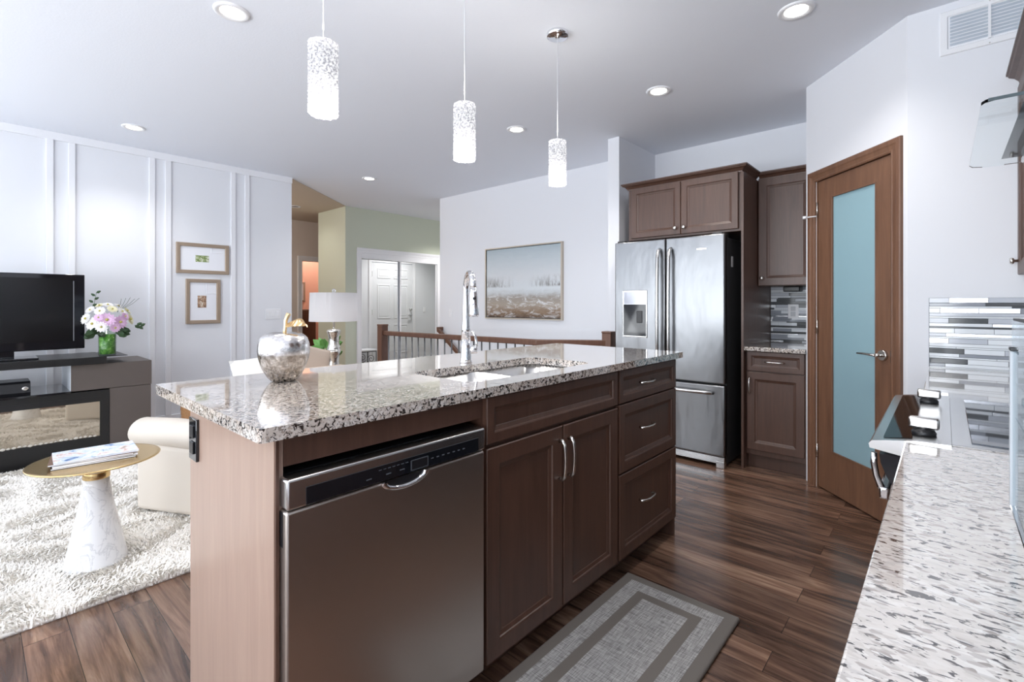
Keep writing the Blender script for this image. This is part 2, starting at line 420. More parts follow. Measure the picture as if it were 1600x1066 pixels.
ROOTM = {}
def root_of(o):
    while o.parent: o = o.parent
    return o
def obj(name, bm, m, parent=None, solid=True):
    if parent is not None:
        bm.transform(ROOTM[root_of(parent).name])
    bmesh.ops.recalc_face_normals(bm, faces=bm.faces[:]) if solid else None
    me = bpy.data.meshes.new(name); bm.to_mesh(me); bm.free()
    ms = m if isinstance(m, list) else [m]
    for k in ms: me.materials.append(k)
    o = bpy.data.objects.new(name, me); C.objects.link(o)
    if parent is not None: o.parent = parent
    return o
def tag(o, label=None, cat=None, group=None, kind=None):
    if label: o['label'] = label
    if cat: o['category'] = cat
    if group: o['group'] = group
    if kind: o['kind'] = kind
    return o
def thing(name, label, cat, loc=(0, 0, 0), rz=0, group=None):
    o = bpy.data.objects.new(name, None); C.objects.link(o); o.empty_display_size = 0.05
    o.location = loc; o.rotation_euler = (0, 0, rz)
    ROOTM[o.name] = (Matrix.Translation(loc) @ Matrix.Rotation(rz, 4, 'Z')).inverted()
    return tag(o, label, cat, group)
def one(name, bm, m, label, cat, loc, group=None, kind=None):
    """a thing that is a single mesh, origin moved to loc"""
    bm.transform(Matrix.Translation((-loc[0], -loc[1], -loc[2])))
    o = obj(name, bm, m); o.location = loc
    ROOTM[o.name] = Matrix.Translation((-loc[0], -loc[1], -loc[2]))
    return tag(o, label, cat, group, kind)
def struct(name, bm, m, parent=None):
    o = obj(name, bm, m, parent)
    if parent is None:
        ROOTM[o.name] = Matrix.Identity(4); o['kind'] = 'structure'
    return o
def copy_tree(o, parent=None):
    c = o.copy(); C.objects.link(c); c.parent = parent
    for ch in [k for k in o.children]: copy_tree(ch, c)
    return c

# ================================================================= ROOM SHELL
bm = bmesh.new()
FZ = -0.25
for r in ((-3, 3.46, -0.6, 9.9), (3.46, 8, -0.6, 2.45), (3.46, 8, 5.2, 9.9), (4.45, 8, 2.45, 5.2)):
    box(bm, r[0], r[1], r[2], r[3], FZ, 0)
struct('floor', bm, M['floor'])
# stairwell going down between rail and painting wall
bm = bmesh.new()
for k in range(9):
    y1 = 5.2 - 0.27 * k; box(bm, 3.46, 4.45, y1 - 0.27, y1, -0.19 * (k + 1) - 0.19, -0.19 * (k + 1))
st = struct('stairs', bm, M['carpet'])
struct('ceiling', BX(-3, 8, -0.6, 9.9, CEIL, CEIL + 0.1), M['ceil'])
bm = bmesh.new(); prism(bm, [(2.54, 5.78), (3.806, 6.8), (3.806, 7.66), (6, 7.66), (6, 8.6), (0.5, 8.6), (0.5, 5.90), (2.54, 5.90)], CEIL - 0.006, CEIL + 0.002)
struct('ceiling_hall', bm, M['hallceil_shade'])
struct('wall_living', (lambda b: (box(b, -0.72, 2.54, 5.77, 5.90, 0, CEIL), box(b, -3, -2.68, 5.77, 5.90, 0, CEIL), box(b, -2.68, -0.72, 5.77, 5.90, 0, 0.3), box(b, -2.68, -0.72, 5.77, 5.90, 2.4, CEIL), b)[4])(bmesh.new()), M['wall'])
struct('wall_hall_back', (lambda b: (box(b, 0.5, 3.972, 8.6, 8.72, 0, CEIL), box(b, 4.80, 6.0, 8.6, 8.72, 0, CEIL), box(b, 3.972, 4.80, 8.6, 8.72, 1.99, CEIL), b)[3])(bmesh.new()), M['hallwall'])
struct('wall_green', (lambda b: (box(b, 3.806, 4.075, 6.8, 6.92, 0, CEIL), box(b, 5.59, 8, 6.8, 6.92, 0, CEIL), box(b, 4.075, 5.59, 6.8, 6.92, 2.03, CEIL), box(b, 3.806, 3.92, 6.92, 7.66, 0, CEIL), box(b, 4.075, 5.59, 6.88, 6.92, 0, 2.03), b)[5])(bmesh.new()), M['green'])
struct('wall_painting', BX(4.45, 4.57, 2.275, 5.35, FZ - 2, CEIL), M['wall'])
struct('wall_entry', (lambda b: (box(b, 4.57, 5.22, 5.22, 5.35, 0, CEIL), box(b, 6.14, 7.2, 5.22, 5.35, 0, CEIL), box(b, 5.22, 6.14, 5.22, 5.35, 2.04, CEIL), b)[3])(bmesh.new()), M['wall'])
struct('wall_entry_end', BX(7.2, 7.3, 5.22, 6.92, 0, CEIL), M['wall'])
struct('wall_wing', BX(3.85, 4.57, 2.163, 2.275, 0, CEIL), M['wall'])
struct('wall_alcove', BX(4.57, 4.68, -0.6, 2.275, 0, CEIL), M['wall'])
PA, PB = Vector((3.842, 0.713, 0)), Vector((3.233, 0.145, 0))
PL = (PB - PA).length
PANG = math.atan2(PB.y - PA.y, PB.x - PA.x)
def PM(k, z=0, out=0.0):   # local x runs along the pantry wall, -y faces the room
    return Matrix.Translation((PA.x, PA.y, z)) @ Matrix.Rotation(PANG, 4, 'Z') @ Matrix.Translation((k, -out, 0))
bm = bmesh.new()
box(bm, 0, 0.11, 0, 0.1, 0, CEIL, mx=PM(0)); box(bm, 0.735, PL, 0, 0.1, 0, CEIL, mx=PM(0)); box(bm, 0.11, 0.735, 0, 0.1, 2.033, CEIL, mx=PM(0))
struct('wall_pantry', bm, M['wall'])
struct('wall_pantry_side', BX(3.842, 4.57, 0.64, 0.713, 0, CEIL), M['wall'])
struct('wall_end', BX(3.233, 3.33, -0.6, 0.145, 0, CEIL), M['wall'])
struct('wall_right', BX(-3, 3.233, -0.70, -0.58, 0, CEIL), M['wall'])
struct('wall_pantry_inner', BX(3.33, 4.57, -0.70, -0.60, 0, CEIL), M['wall'])
struct('wall_hall_left', BX(0.4, 0.5, 5.90, 8.72, 0, CEIL), M['hallwall'])
struct('wall_hall_right', BX(6.0, 6.1, 6.92, 9.9, 0, CEIL), M['hallwall'])
bm = bmesh.new()   # room behind the hall door
box(bm, 3.4, 6.0, 9.8, 9.9, 0, CEIL); box(bm, 3.3, 3.4, 8.72, 9.9, 0, CEIL)
struct('wall_pink_room', bm, M['pink'])
bm = bmesh.new()   # window wall behind the camera
for r in ((-0.6, -0.1, 0, CEIL), (1.6, 2.0, 0, CEIL), (5.2, 5.9, 0, CEIL)): box(bm, -3.12, -3.0, r[0], r[1], r[2], r[3])
for r in ((-0.1, 1.6), (2.0, 5.2)):
    box(bm, -3.12, -3.0, r[0], r[1], 0, 0.3); box(bm, -3.12, -3.0, r[0], r[1], 2.4, CEIL)
struct('wall_window', bm, M['wall'])
for k, (a, b) in enumerate(((-0.1, 1.6), (2.0, 5.2))):
    bm = bmesh.new()
    for y in (a, (a + b) / 2 - .03, b - .06): box(bm, -3.1, -3.02, y, y + .06, 0.3, 2.4)
    for z in (0.3, 2.34): box(bm, -3.1, -3.02, a, b, z, z + .06)
    struct('window_%d' % (k + 1), bm, M['trim'])
bm = bmesh.new()
for x in (-2.68, -1.73, -.78): box(bm, x, x + .06, 5.79, 5.87, 0.3, 2.4)
for z in (0.3, 2.34): box(bm, -2.68, -.72, 5.79, 5.87, z, z + .06)
struct('window_3', bm, M['trim'])  # unseen window, added to bring in more even light
bm = bmesh.new(); box(bm, -0.70, 2.54, 5.755, 5.77, 0, 0.11, 0.003)
struct('baseboard_living', bm, M['trim'])
bm = bmesh.new(); box(bm, 4.57, 5.12, 5.35, 5.362, 0, 0.1, 0.003); box(bm, 6.24, 7.2, 5.35, 5.362, 0, 0.1, 0.003)
struct('baseboard_entry', bm, M['trim'])

# panelling boards on the living room wall
n = 0
for a, b in ((-0.70, -0.655), (-0.16, -0.115), (-0.02, 0.025), (0.437, 0.483), (0.580, 0.624), (1.161, 1.207), (1.290, 1.339), (1.882, 1.928), (2.023, 2.069)):
    n += 1
    struct('trim_%d' % n, BX(a, b, 5.752, 5.77, 0.11, 2.64, 0.002), M['trim'])
n += 1; TRIM_N = n; struct('trim_%d' % n, BX(-0.70, 2.54, 5.752, 5.77, 2.64, CEIL, 0.002), M['trim'])

# ================================================================= ISLAND
ZC = 0.965
ZB = 0.935
YF = 1.050      # door faces
def pull(L, mx, mtl, parent, r=0.0055, rise=0.028, vertical=False):
    pts = []
    for k in range(11):
        t = k / 10 * 2 - 1
        pts.append((t * L / 2, -rise * (1 - t * t * 0.28) if abs(t) < 0.99 else -rise * 0.6, 0))
    pts = [(-L / 2 + .006, 0, 0), (-L / 2, -rise * .45, 0)] + pts[1:-1] + [(L / 2, -rise * .45, 0), (L / 2 - .006, 0, 0)]
    bm = TB(pts, [r * 1.15] * 2 + [r] * 9 + [r * 1.15] * 2, 10)
    if vertical: bm.transform(Matrix.Rotation(PI / 2, 4, 'Y'))
    bm.transform(mx); return obj('handle', bm, mtl, parent)

def rrect(x0, x1, y0, y1, r, n=6):
    pts = []
    for cx, cy, a0 in ((x1 - r, y0 + r, -PI / 2), (x1 - r, y1 - r, 0), (x0 + r, y1 - r, PI / 2), (x0 + r, y0 + r, PI)):
        for k in range(n + 1):
            a = a0 + PI / 2 * k / n; pts.append((cx + r * math.cos(a), cy + r * math.sin(a)))
    return pts
def slab_with_hole(outer, inner, z0, z1):
    bm = bmesh.new()
    lo = []
    for z in (z0, z1):
        edges = []; loops = []
        for poly in (outer, inner):
            if not poly: continue
            vs = [bm.verts.new((x, y, z)) for x, y in poly]
            loops.append(vs)
            edges += [bm.edges.new((vs[i], vs[(i + 1) % len(vs)])) for i in range(len(vs))]
        bmesh.ops.triangle_fill(bm, use_beauty=True, edges=edges)
        lo.append(loops)
    for A, B in zip(lo[0], lo[1]):
        for i in range(len(A)): bm.faces.new((A[i], A[(i + 1) % len(A)], B[(i + 1) % len(A)], B[i]))
    return bm
SX0, SX1, SY0, SY1 = 1.075, 1.79, 1.13, 1.475
bm = slab_with_hole(rrect(0.39, 2.52, 1.033, 1.865, 0.012, 3), rrect(SX0, SX1, SY0, SY1, 0.06, 6), ZB, ZC)
one('island_countertop', bm, M['granite'], 'speckled grey granite slab topping the kitchen island, cut out for the sink', 'countertop', (1.45, 1.45, ZB))

# end panel
t = thing('island_end_panel', 'tall wooden panel closing the near end of the island, window light painted into its brown', 'cabinet panel', (0.432, 1.36, 0))
obj('side_board', BX(0.432, 0.452, 1.068, 1.655, 0.0, ZB, 0.001), M['cabend_lit'], t)
obj('front_stile', BX(0.434, 0.4405, 1.062, 1.0682, 0.0, ZB - 0.001), M['cab'], t)['label'] = 'dark brown narrow front stile'
one('island_back_panel', BX(0.453, 2.462, 1.641, 1.655, 0.0, ZB), M['cab'], 'dark brown panel closing the living room side of the island', 'cabinet panel', (1.45, 1.648, 0))
one('filler_rail', BX(0.4525, 1.051, 1.068, 1.088, 0.866, ZB), M['cab'], 'plain dark brown rail above the dishwasher under the island countertop', 'cabinet panel', (0.75, 1.078, 0.866))
# outlet on it
t = thing('power_outlet', 'black double socket plate on the end panel of the island under the counter edge', 'outlet', (0.432, 1.603, 0.835))
obj('cover_plate', BX(0.424, 0.432, 1.571, 1.638, 0.772, 0.892, 0.002, 2), M['blackgloss'], t)
obj('socket', BX(0.420, 0.424, 1.588, 1.620, 0.838, 0.872, 0.001), M['black'], t)
obj('socket', BX(0.420, 0.424, 1.588, 1.620, 0.792, 0.826, 0.001), M['black'], t)

# dishwasher
DX0, DX1 = 0.4435, 1.032
t = thing('dishwasher', 'stainless steel dishwasher with black control strip built into the island', 'dishwasher', (0.738, 1.33, 0))
obj('tub', BX(0.454, 1.03, 1.075, 1.62, 0.09, 0.8475), M['black'], t)
bm = bmesh.new(); box(bm, DX0, DX1, 1.033, 1.075, 0.115, 0.778, 0.006, 3); 
obj('door', bm, M['dwsteel'], t)
# control panel made with a pocket handle
bm = bmesh.new(); box(bm, DX0, DX1, 1.030, 1.075, 0.781, 0.8475, 0.006, 3)
cp = obj('control_panel', bm, M['steelflat'], t)
obj('display_strip', BX(0.484, 1.003, 1.0285, 1.031, 0.784, 0.8235, 0.001), M['blackgloss'], cp)
scr = obj('screen', BX(0.762, 0.812, 1.0275, 1.0286, 0.790, 0.812, 0.0004), M['black'], cp)
mk = mat('pale grey print', lin(92, 96, 102), 0.5)
for k in range(7): obj('button_mark', BX(0.825 + k * 0.019, 0.833 + k * 0.019, 1.0278, 1.0286, 0.803, 0.8055), mk, cp)
for k in range(7): obj('button_mark', BX(0.664 + k * 0.013, 0.672 + k * 0.013, 1.0278, 1.0286, 0.812, 0.8135), mk, cp)
for a in (0.630, 0.685, 0.725): obj('button_mark', BX(a, a + 0.014, 1.0278, 1.0286, 0.797, 0.7995), mk, cp)
for nm, z0, z1, x0, x1 in (('screen_border', 0, 0, 0, 0),):
    bm = bmesh.new()
    for r in ((0.759, 0.815, 0.813, 0.8142), (0.759, 0.815, 0.7878, 0.789), (0.759, 0.7605, 0.7878, 0.8142), (0.8135, 0.815, 0.7878, 0.8142)):
        box(bm, r[0], r[1], 1.0276, 1.0286, r[2], r[3])
    obj(nm, bm, mk, cp)
# scooped grip: an elliptical lip below the panel
bm = bmesh.new()
N = 20; prev = None
for k in range(N + 1):
    a = PI * k / N
    cx, cz = 0.742 - 0.072 * math.cos(a), 0.779 - 0.032 * math.sin(a)
    ex, ez = 0.742 - 0.058 * math.cos(a), 0.779 - 0.020 * math.sin(a)
    L = [bm.verts.new(p) for p in ((cx, 1.0325, cz), (cx, 1.022, cz + .004 * math.sin(a)), (ex, 1.020, ez), (ex, 1.030, ez + .002))]
    if prev:
        for i in range(3):
            f = bm.faces.new((prev[i], L[i], L[i + 1], prev[i + 1])); f.smooth = True
    prev = L
obj('grip_lip', bm, M['chrome'], t)
bm = bmesh.new()
vs = [bm.verts.new((0.742 - 0.060 * math.cos(PI * k / N), 1.0300, 0.7795 - 0.0215 * math.sin(PI * k / N))) for k in range(N + 1)]
bm.faces.new(vs); obj('grip_recess', bm, M['black'], t)
obj('vent', BX(0.4430, 0.4440, 1.050, 1.066, 0.70, 0.775), M['black'], t)
obj('kick_plate', BX(0.454, 1.03, 1.12, 1.13, 0.0, 0.10), M['black'], t)

# sink base cabinet
def cab_body(name, label, x0, x1, loc=None):
    t = thing(name, label, 'cabinet', ((x0 + x1) / 2, 1.36, 0))
    bm = bmesh.new()
    box(bm, x0, x1, 1.07, 1.09, 0.10, ZB); box(bm, x0, x0 + 0.016, 1.09, 1.63, 0.10, ZB); box(bm, x1 - .016, x1, 1.09, 1.63, 0.10, ZB)
    box(bm, x0 + .016, x1 - .016, 1.09, 1.63, 0.10, 0.12)
    obj('body', bm, M['cab'], t)
    obj('toe_kick', BX(x0, x1, 1.14, 1.152, 0, 0.10), M['cab'], t)
    return t
t = cab_body('sink_cabinet', 'dark brown island cabinet below the sink with two doors and a false drawer', 1.052, 1.866)
obj('false_drawer', front(0.800, 0.146, T(1.060, 1.07, 0.783), 0.032), M['cab'], t)
for x, hx in ((1.060, 1.415), (1.4635, 1.475)):
    d = obj('door', front(0.3955, 0.668, T(x, 1.07, 0.102), 0.055), M['cab'], t)
    pull(0.145, T(1.435 if x < 1.2 else 1.491, 1.05, 0.650), M['nickel'], d, vertical=True, r=0.006)
t = cab_body('drawer_cabinet', 'dark brown island cabinet with three drawers at the fridge end', 1.870, 2.462)
for z, h, hz in ((0.783, 0.146, 0.857), (0.478, 0.299, 0.650), (0.102, 0.370, 0.315)):
    d = obj('drawer', front(0.588, h, T(1.876, 1.07, z), 0.032 if h < .2 else 0.045), M['cab'], t)
    pull(0.125, T(2.118, 1.05, hz), M['nickel'], d)
obj('end_panel', BX(2.463, 2.483, 1.066, 1.655, 0.0, ZB, 0.001), M['cab'], t)

# sink
t = thing('kitchen_sink', 'undermount stainless steel double bowl sink in the island', 'sink', (1.43, 1.30, 0.75))
def bowl(bm, x0, x1, y0, y1):
    prev = None
    for z, ins, r in ((ZB - .001, -0.012, 0.07), (ZB - .003, 0.0, 0.06), (0.79, 0.012, 0.06), (0.765, 0.022, 0.055), (0.757, 0.05, 0.04)):
        L = [bm.verts.new((x, y, z)) for x, y in rrect(x0 + ins, x1 - ins, y0 + ins, y1 - ins, r, 6)]
        if prev:
            for i in range(len(L)):
                f = bm.faces.new((prev[i], L[i], L[(i + 1) % len(L)], prev[(i + 1) % len(L)])); f.smooth = True
        prev = L
    bm.faces.new(prev)
for nm, a, b in (('bowl', SX0 - .005, 1.425), ('bowl', 1.445, SX1 + .005)):
    bm = bmesh.new(); bowl(bm, a, b, SY0 - .005, SY1 + .005)
    o = obj(nm, bm, M['steelflat'], t, solid=False)
    dr = obj('drain', LA([(0.0, 0), (0.038, 0), (0.042, 0.003), (0.034, 0.004), (0.0, 0.002)], (a + b) / 2, 1.30, 0.757, 24, cap=False), M['chrome'], o)
obj('divider', BX(1.4245, 1.4455, SY0 + .01, SY1 - .01, 0.80, 0.915, 0.006, 2), M['steelflat'], t)

# faucet
FX, FY = 1.425, 1.540
t = thing('kitchen_faucet', 'chrome pull-down gooseneck faucet standing behind the island sink', 'faucet', (FX, FY, ZC))
obj('base', LA([(0.026, 0), (0.027, 0.003), (0.024, 0.02), (0.0225, 0.06), (0.021, 0.10)], FX, FY, ZC, 28), M['chrome'], t)
SD = Vector((-0.082, -0.132, 0)); SW = Vector((0.8, -0.6, 0)); F0 = Vector((FX, FY, ZC))
pts = [F0 + Vector((0, 0, z)) for z in (0.098, 0.15, 0.20, 0.25, 0.29, 0.315)]; rs = [0.021, 0.018, 0.0155, 0.014, 0.013, 0.0125]
for k in range(1, 13):
    a = PI * k / 12; pts.append(F0 + SD * (0.5 - 0.5 * math.cos(a)) + Vector((0, 0, 0.315 + 0.066 * math.sin(a)))); rs.append(0.0125)
obj('spout', TB(pts, rs, 20), M['chrome'], t)
e = pts[-1]; sn = SD.normalized()
h = obj('spray_head', TB([e + Vector((0, 0, .002)), e + sn * .002 - Vector((0, 0, .02)), e + sn * .006 - Vector((0, 0, .06)), e + sn * .010 - Vector((0, 0, .105)), e + sn * .0105 - Vector((0, 0, .112))], [0.0135, 0.016, 0.018, 0.0205, 0.018], 20), M['chrome'], t)
for dz, rr in ((0.040, .006), (0.068, .009)):
    c = e + sn * (.006 + .0135) - Vector((0, 0, dz))
    obj('button', TB([c, c + sn * .0045], [rr, rr * .9], 14), M['black'], h)
obj('lever_joint', TB([F0 + SW * .014 + Vector((0, 0, .055)), F0 + SW * .048 + Vector((0, 0, .055))], 0.0165, 18), M['chrome'], t)
obj('lever', TB([F0 + SW * .042 + Vector((0, 0, .060)), F0 + SW * .046 + Vector((0, 0, .085)), F0 + SW * .040 + Vector((0, 0, .115)), F0 + SW * .026 + Vector((0, 0, .135))], [0.008, 0.006, 0.0055, 0.006], 12), M['chrome'], t)

# silver apple
AX, AY = 0.693, 1.632
t = thing('apple_ornament', 'large silver mercury glass apple ornament with gold leaf on the island', 'ornament', (AX, AY, ZC))
prof = [(0.030, 0), (0.040, 0.003), (0.052, 0.016), (0.066, 0.042), (0.0765, 0.075), (0.080, 0.100), (0.0785, 0.122), (0.072, 0.141), (0.060, 0.153), (0.043, 0.159), (0.028, 0.156), (0.014, 0.146), (0.0, 0.139)]
obj('body', LA(prof, AX, AY, ZC, 48, cap=False), M['mercury'], t)
rt = Vector((0.6663, -0.7457, 0))       # across the view, only used as this ornament's own facing
A0 = Vector((AX, AY, ZC))
obj('stem', TB([A0 + Vector((0, 0, .14)), A0 + rt * 0.004 + Vector((0, 0, .17)), A0 + rt * 0.006 + Vector((0, 0, .20)), A0 + rt * 0.016 + Vector((0, 0, .222))], [0.006, 0.0055, 0.006, 0.008], 12), M['palegold'], t)
bm = bmesh.new(); K = 14; rows = []
for k in range(K + 1):
    s = k / K; wd = 0.030 * math.sin(PI * min(s * 1.05 + .04, 1)) ** .8
    c = A0 + rt * (0.006 + 0.072 * s) + Vector((0, 0, 0.186 + 0.020 * math.sin(PI * s * .85) - 0.012 * s))
    side = Vector((0.70, 0.62, 0.42))
    rows.append([bm.verts.new(c + side * wd * q + Vector((0, 0, -abs(q) * .007 + (0.0007 if (k % 2) else -0.0007)))) for q in (-1, -.5, 0, .5, 1)])
for A, B in zip(rows, rows[1:]):
    for j in range(4): bm.faces.new((A[j], A[j + 1], B[j + 1], B[j]))
r = bmesh.ops.solidify(bm, geom=bm.faces[:], thickness=0.002)
obj('leaf', bm, M['palegold'], t)

# kitchen floor mat
MX0, MX1, MY0, MY1 = 0.88, 1.967, 0.585, 1.062
t = thing('kitchen_mat', 'grey cushioned kitchen mat with brown border stripes lying beside the island', 'mat', (1.42, 0.82, 0))
bm = bmesh.new(); box(bm, MX0, MX1, MY0, MY1, 0, 0.018, 0.008, 3); obj('cushion', bm, M['matgrey'], t)
bm = bmesh.new(); i = 0.045
box(bm, MX0 + i, MX1 - i, MY0 + i, MY1 - i, 0.0175, 0.0186); obj('woven_band', bm, M['matcloth'], t)
i = 0.105; box_m = bmesh.new(); box(box_m, MX0 + i, MX1 - i, MY0 + i, MY1 - i, 0.0184, 0.0190); obj('inner_border', box_m, M['matgrey'], t)
i = 0.145; box_m = bmesh.new(); box(box_m, MX0 + i, MX1 - i, MY0 + i, MY1 - i, 0.0188, 0.0194); obj('center_panel', box_m, M['matcloth'], t)
#PART2
# ================================================================= FRIDGE WALL
RX = -PI / 2     # local -y faces world -x; local x runs toward -y
def WX(X, Yl, z): return T(X, Yl, z, RX)
FXF = 3.687
t = thing('refrigerator', 'stainless steel french door refrigerator with ice dispenser and bottom freezer', 'refrigerator', (4.1, 1.66, 0))
obj('body', BX(3.755, 4.50, 1.212, 2.105, 0.02, 1.715, 0.004), M['fridgeside'], t)
dl = obj('door', BX(FXF, 3.75, 1.661, 2.112, 0.622, 1.738, 0.010, 3), M['steel'], t)
dr = obj('door', BX(FXF, 3.75, 1.205, 1.656, 0.622, 1.738, 0.010, 3), M['steel'], t)
fz = obj('freezer_drawer', BX(FXF, 3.75, 1.205, 2.112, 0.088, 0.612, 0.010, 3), M['steel'], t)
obj('kick_grille', BX(FXF + .012, 3.75, 1.209, 2.108, 0.030, 0.084, 0.004), M['steelflat'], t)
for y in (1.24, 2.05): obj('foot', BX(FXF + .008, 3.75, y - .03, y + .03, 0.0, 0.05, 0.003), M['steelflat'], t)
for y, d in ((1.705, dl), (1.612, dr)):
    pts = [(FXF + .004, y, 1.655), (FXF - .030, y, 1.640), (FXF - .046, y, 1.58), (FXF - .052, y, 1.35), (FXF - .055, y, 1.14), (FXF - .052, y, .95), (FXF - .046, y, .735), (FXF - .030, y, .690), (FXF + .004, y, .675)]
    obj('handle', TB(pts, [.012] + [.0135] * 7 + [.012], 14), M['steelflat'], d)
obj('handle', TB([(FXF + .004, 2.03, .553), (FXF - .03, 2.02, .556), (FXF - .045, 1.96, .558), (FXF - .05, 1.66, .558), (FXF - .045, 1.36, .558), (FXF - .03, 1.30, .556), (FXF + .004, 1.29, .553)], .0135, 14), M['steelflat'], fz)
# dispenser
dp = obj('dispenser', BX(FXF - .004, FXF + .002, 1.812, 2.036, 0.938, 1.332, 0.006, 2), M['steelflat'], dl)
obj('control_face', BX(FXF - .0055, FXF - .003, 1.826, 2.022, 1.215, 1.318), M['chrome'], dp)
obj('recess', BX(FXF - .005, FXF - .002, 1.822, 2.026, 0.952, 1.213), M['blackgloss'], dp)
obj('paddle', BX(FXF - .009, FXF - .004, 1.855, 1.905, 1.06, 1.16, 0.004), M['fridgeside'], dp)
obj('badge', BX(FXF - .002, FXF + .001, 1.335, 1.41, 1.628, 1.640), M['nickel'], dr)
obj('hinge_cover', BX(3.70, 3.84, 1.225, 1.30, 1.715, 1.752, 0.006, 2), M['fridgeside'], t)
obj('hinge_cover', BX(3.70, 3.84, 2.02, 2.095, 1.715, 1.752, 0.006, 2), M['fridgeside'], t)
obj('rating_label', BX(3.86, 3.90, 1.2105, 1.2125, 1.50, 1.58), M['white'], t)

# crown profile helper: extrude a profile (out, up) along a path with mitred corners
def crown(path, prof, outs):
    """path: xy points; outs: outward unit (or mitre) vector per point"""
    bm = bmesh.new(); prev = None
    for (x, y), (ox, oy) in zip(path, outs):
        L = [bm.verts.new((x + ox * a, y + oy * a, z)) for a, z in prof]
        if prev:
            n = len(L)
            for i in range(n): bm.faces.new((prev[i], prev[(i + 1) % n], L[(i + 1) % n], L[i]))
        else: bm.faces.new(L)
        prev = L
    bm.faces.new(prev[::-1]); return bm
CP = lambda z: [(0, z), (0.006, z), (0.008, z + .010), (0.022, z + .026), (0.040, z + .034), (0.044, z + .042), (0.050, z + .044), (0.050, z + .054), (0, z + .054)]

t = thing('over_fridge_cabinet', 'dark brown double door wall cabinet with crown moulding above the refrigerator', 'cabinet', (4.2, 1.6, 1.78))
obj('body', BX(3.84, 4.568, 1.131, 2.06, 1.765, 2.215, 0.001), M['cab'], t)
for y, ky in ((2.028, 1.632), (1.588, 1.560)):
    d = obj('door', front(0.436, 0.425, WX(3.84, y, 1.782), 0.045), M['cab'], t)
    k = obj('knob', xf(LA([(0.0, 0), (0.006, 0), (0.006, .012), (0.014, .016), (0.016, .022), (0.012, .028), (0, .029)], 0, 0, 0, 20, cap=False), Matrix.Translation((3.82, ky, 1.832)) @ Matrix.Rotation(-PI / 2, 4, 'Y')), M['nickel'], d)
obj('crown', crown([(3.835, 2.06), (3.835, 1.131), (4.185, 1.131)], CP(2.202), [(-1, 1), (-1, -1), (0, -1)]), M['cab'], t)
one('fridge_side_panel', BX(3.82, 4.57, 1.112, 1.130, 0, 2.20, 0.001), M['cab'], 'tall dark brown panel standing between the refrigerator and the alcove counter', 'cabinet panel', (4.2, 1.12, 0))

t = thing('wall_cabinet', 'single door dark brown wall cabinet above the small alcove counter', 'cabinet', (4.36, 0.91, 1.36))
obj('body', BX(4.20, 4.569, 0.716, 1.110, 1.36, 2.215, 0.001), M['cab'], t)
d = obj('door', front(0.388, 0.845, WX(4.20, 1.107, 1.362), 0.058), M['cab'], t)
k = obj('knob', xf(LA([(0.0, 0), (0.006, 0), (0.006, .012), (0.014, .016), (0.016, .022), (0.012, .028), (0, .029)], 0, 0, 0, 20, cap=False), Matrix.Translation((4.18, 1.08, 1.42)) @ Matrix.Rotation(-PI / 2, 4, 'Y')), M['nickel'], d)
obj('crown', crown([(4.19, 1.10), (4.19, 0.718)], CP(2.202), [(-1, 0), (-1, 0)]), M['cab'], t)
t = thing('puck_light', 'small black fixture mounted under the alcove wall cabinet', 'light fixture', (4.5, 0.93, 1.34))
obj('housing', BX(4.44, 4.55, 0.87, 0.99, 1.318, 1.359, 0.006, 2), M['black'], t)

t = thing('base_cabinet', 'dark brown base cabinet with one drawer and one door under the alcove counter', 'cabinet', (4.2, 0.91, 0))
obj('body', BX(3.88, 4.56, 0.716, 1.110, 0.10, 0.87, 0.001), M['cab'], t)
obj('toe_kick', BX(3.93, 3.95, 0.716, 1.110, 0, 0.10), M['cab'], t)
d = obj('drawer', front(0.376, 0.145, WX(3.88, 1.102, 0.722), 0.030), M['cab'], t)
pull(0.12, WX(3.86, 0.914, 0.795), M['nickel'], d)
d = obj('door', front(0.376, 0.575, WX(3.88, 1.102, 0.140), 0.052), M['cab'], t)
pull(0.12, WX(3.86, 1.080, 0.615), M['nickel'], d, vertical=True)
one('alcove_countertop', BX(3.822, 4.566, 0.716, 1.111, 0.872, 0.902, 0.003, 2), M['granite'], 'short speckled granite countertop in the alcove beside the refrigerator panel', 'countertop', (4.2, 0.91, 0.872))

# mosaic backsplash: rows of 25 / 17 / 8 mm glass strips
def mosaic(width, height, seed):
    """local: x right, z up, facing -y; a 4 mm grout bed with raised tiles"""
    rnd = random.Random(seed); bm = bmesh.new(); box(bm, 0, width, 0, 0.004, 0, height)
    for f in bm.faces: f.material_index = 0
    z = height; k = 0; pat = ((0.0250, 0.139), (0.0165, 0.42), (0.0085, 0.42))
    while z > 0.004:
        hh, ln = pat[k % 3]; z0 = max(z - hh, 0)
        x = -rnd.random() * ln
        while x < width:
            a, b = max(x, 0.001), min(x + ln, width - 0.001)
            if b - a > 0.008:
                nb = len(bm.faces)
                box(bm, a + .0007, b - .0007, -0.004, 0.0, z0 + .0008, z - .0008, 0.0006)
                q = rnd.random()
                ids = (1 if q < .34 else 2 if q < .56 else 3 if q < .70 else 4 if q < .90 else 5)
                bm.faces.ensure_lookup_table()
                for f in bm.faces[nb:]: f.material_index = ids
            x += ln
        z = z0; k += 1
    return bm
def backsplash(name, wd, ht, mx, seed, label, loc):
    bm = mosaic(wd, ht, seed); bm.transform(mx)
    return one(name, bm, [M['grout']] + M['tiles'], label, 'backsplash', loc)
backsplash('tile_backsplash', 0.397, 0.458, WX(4.565, 1.111, 0.902), 3, 'small grey and white glass strip mosaic in the alcove under the wall cabinet', (4.565, 0.91, 0.902))
t = thing('power_outlet', 'white socket plate on the alcove mosaic above the small counter', 'outlet', (4.56, 0.94, 1.155))
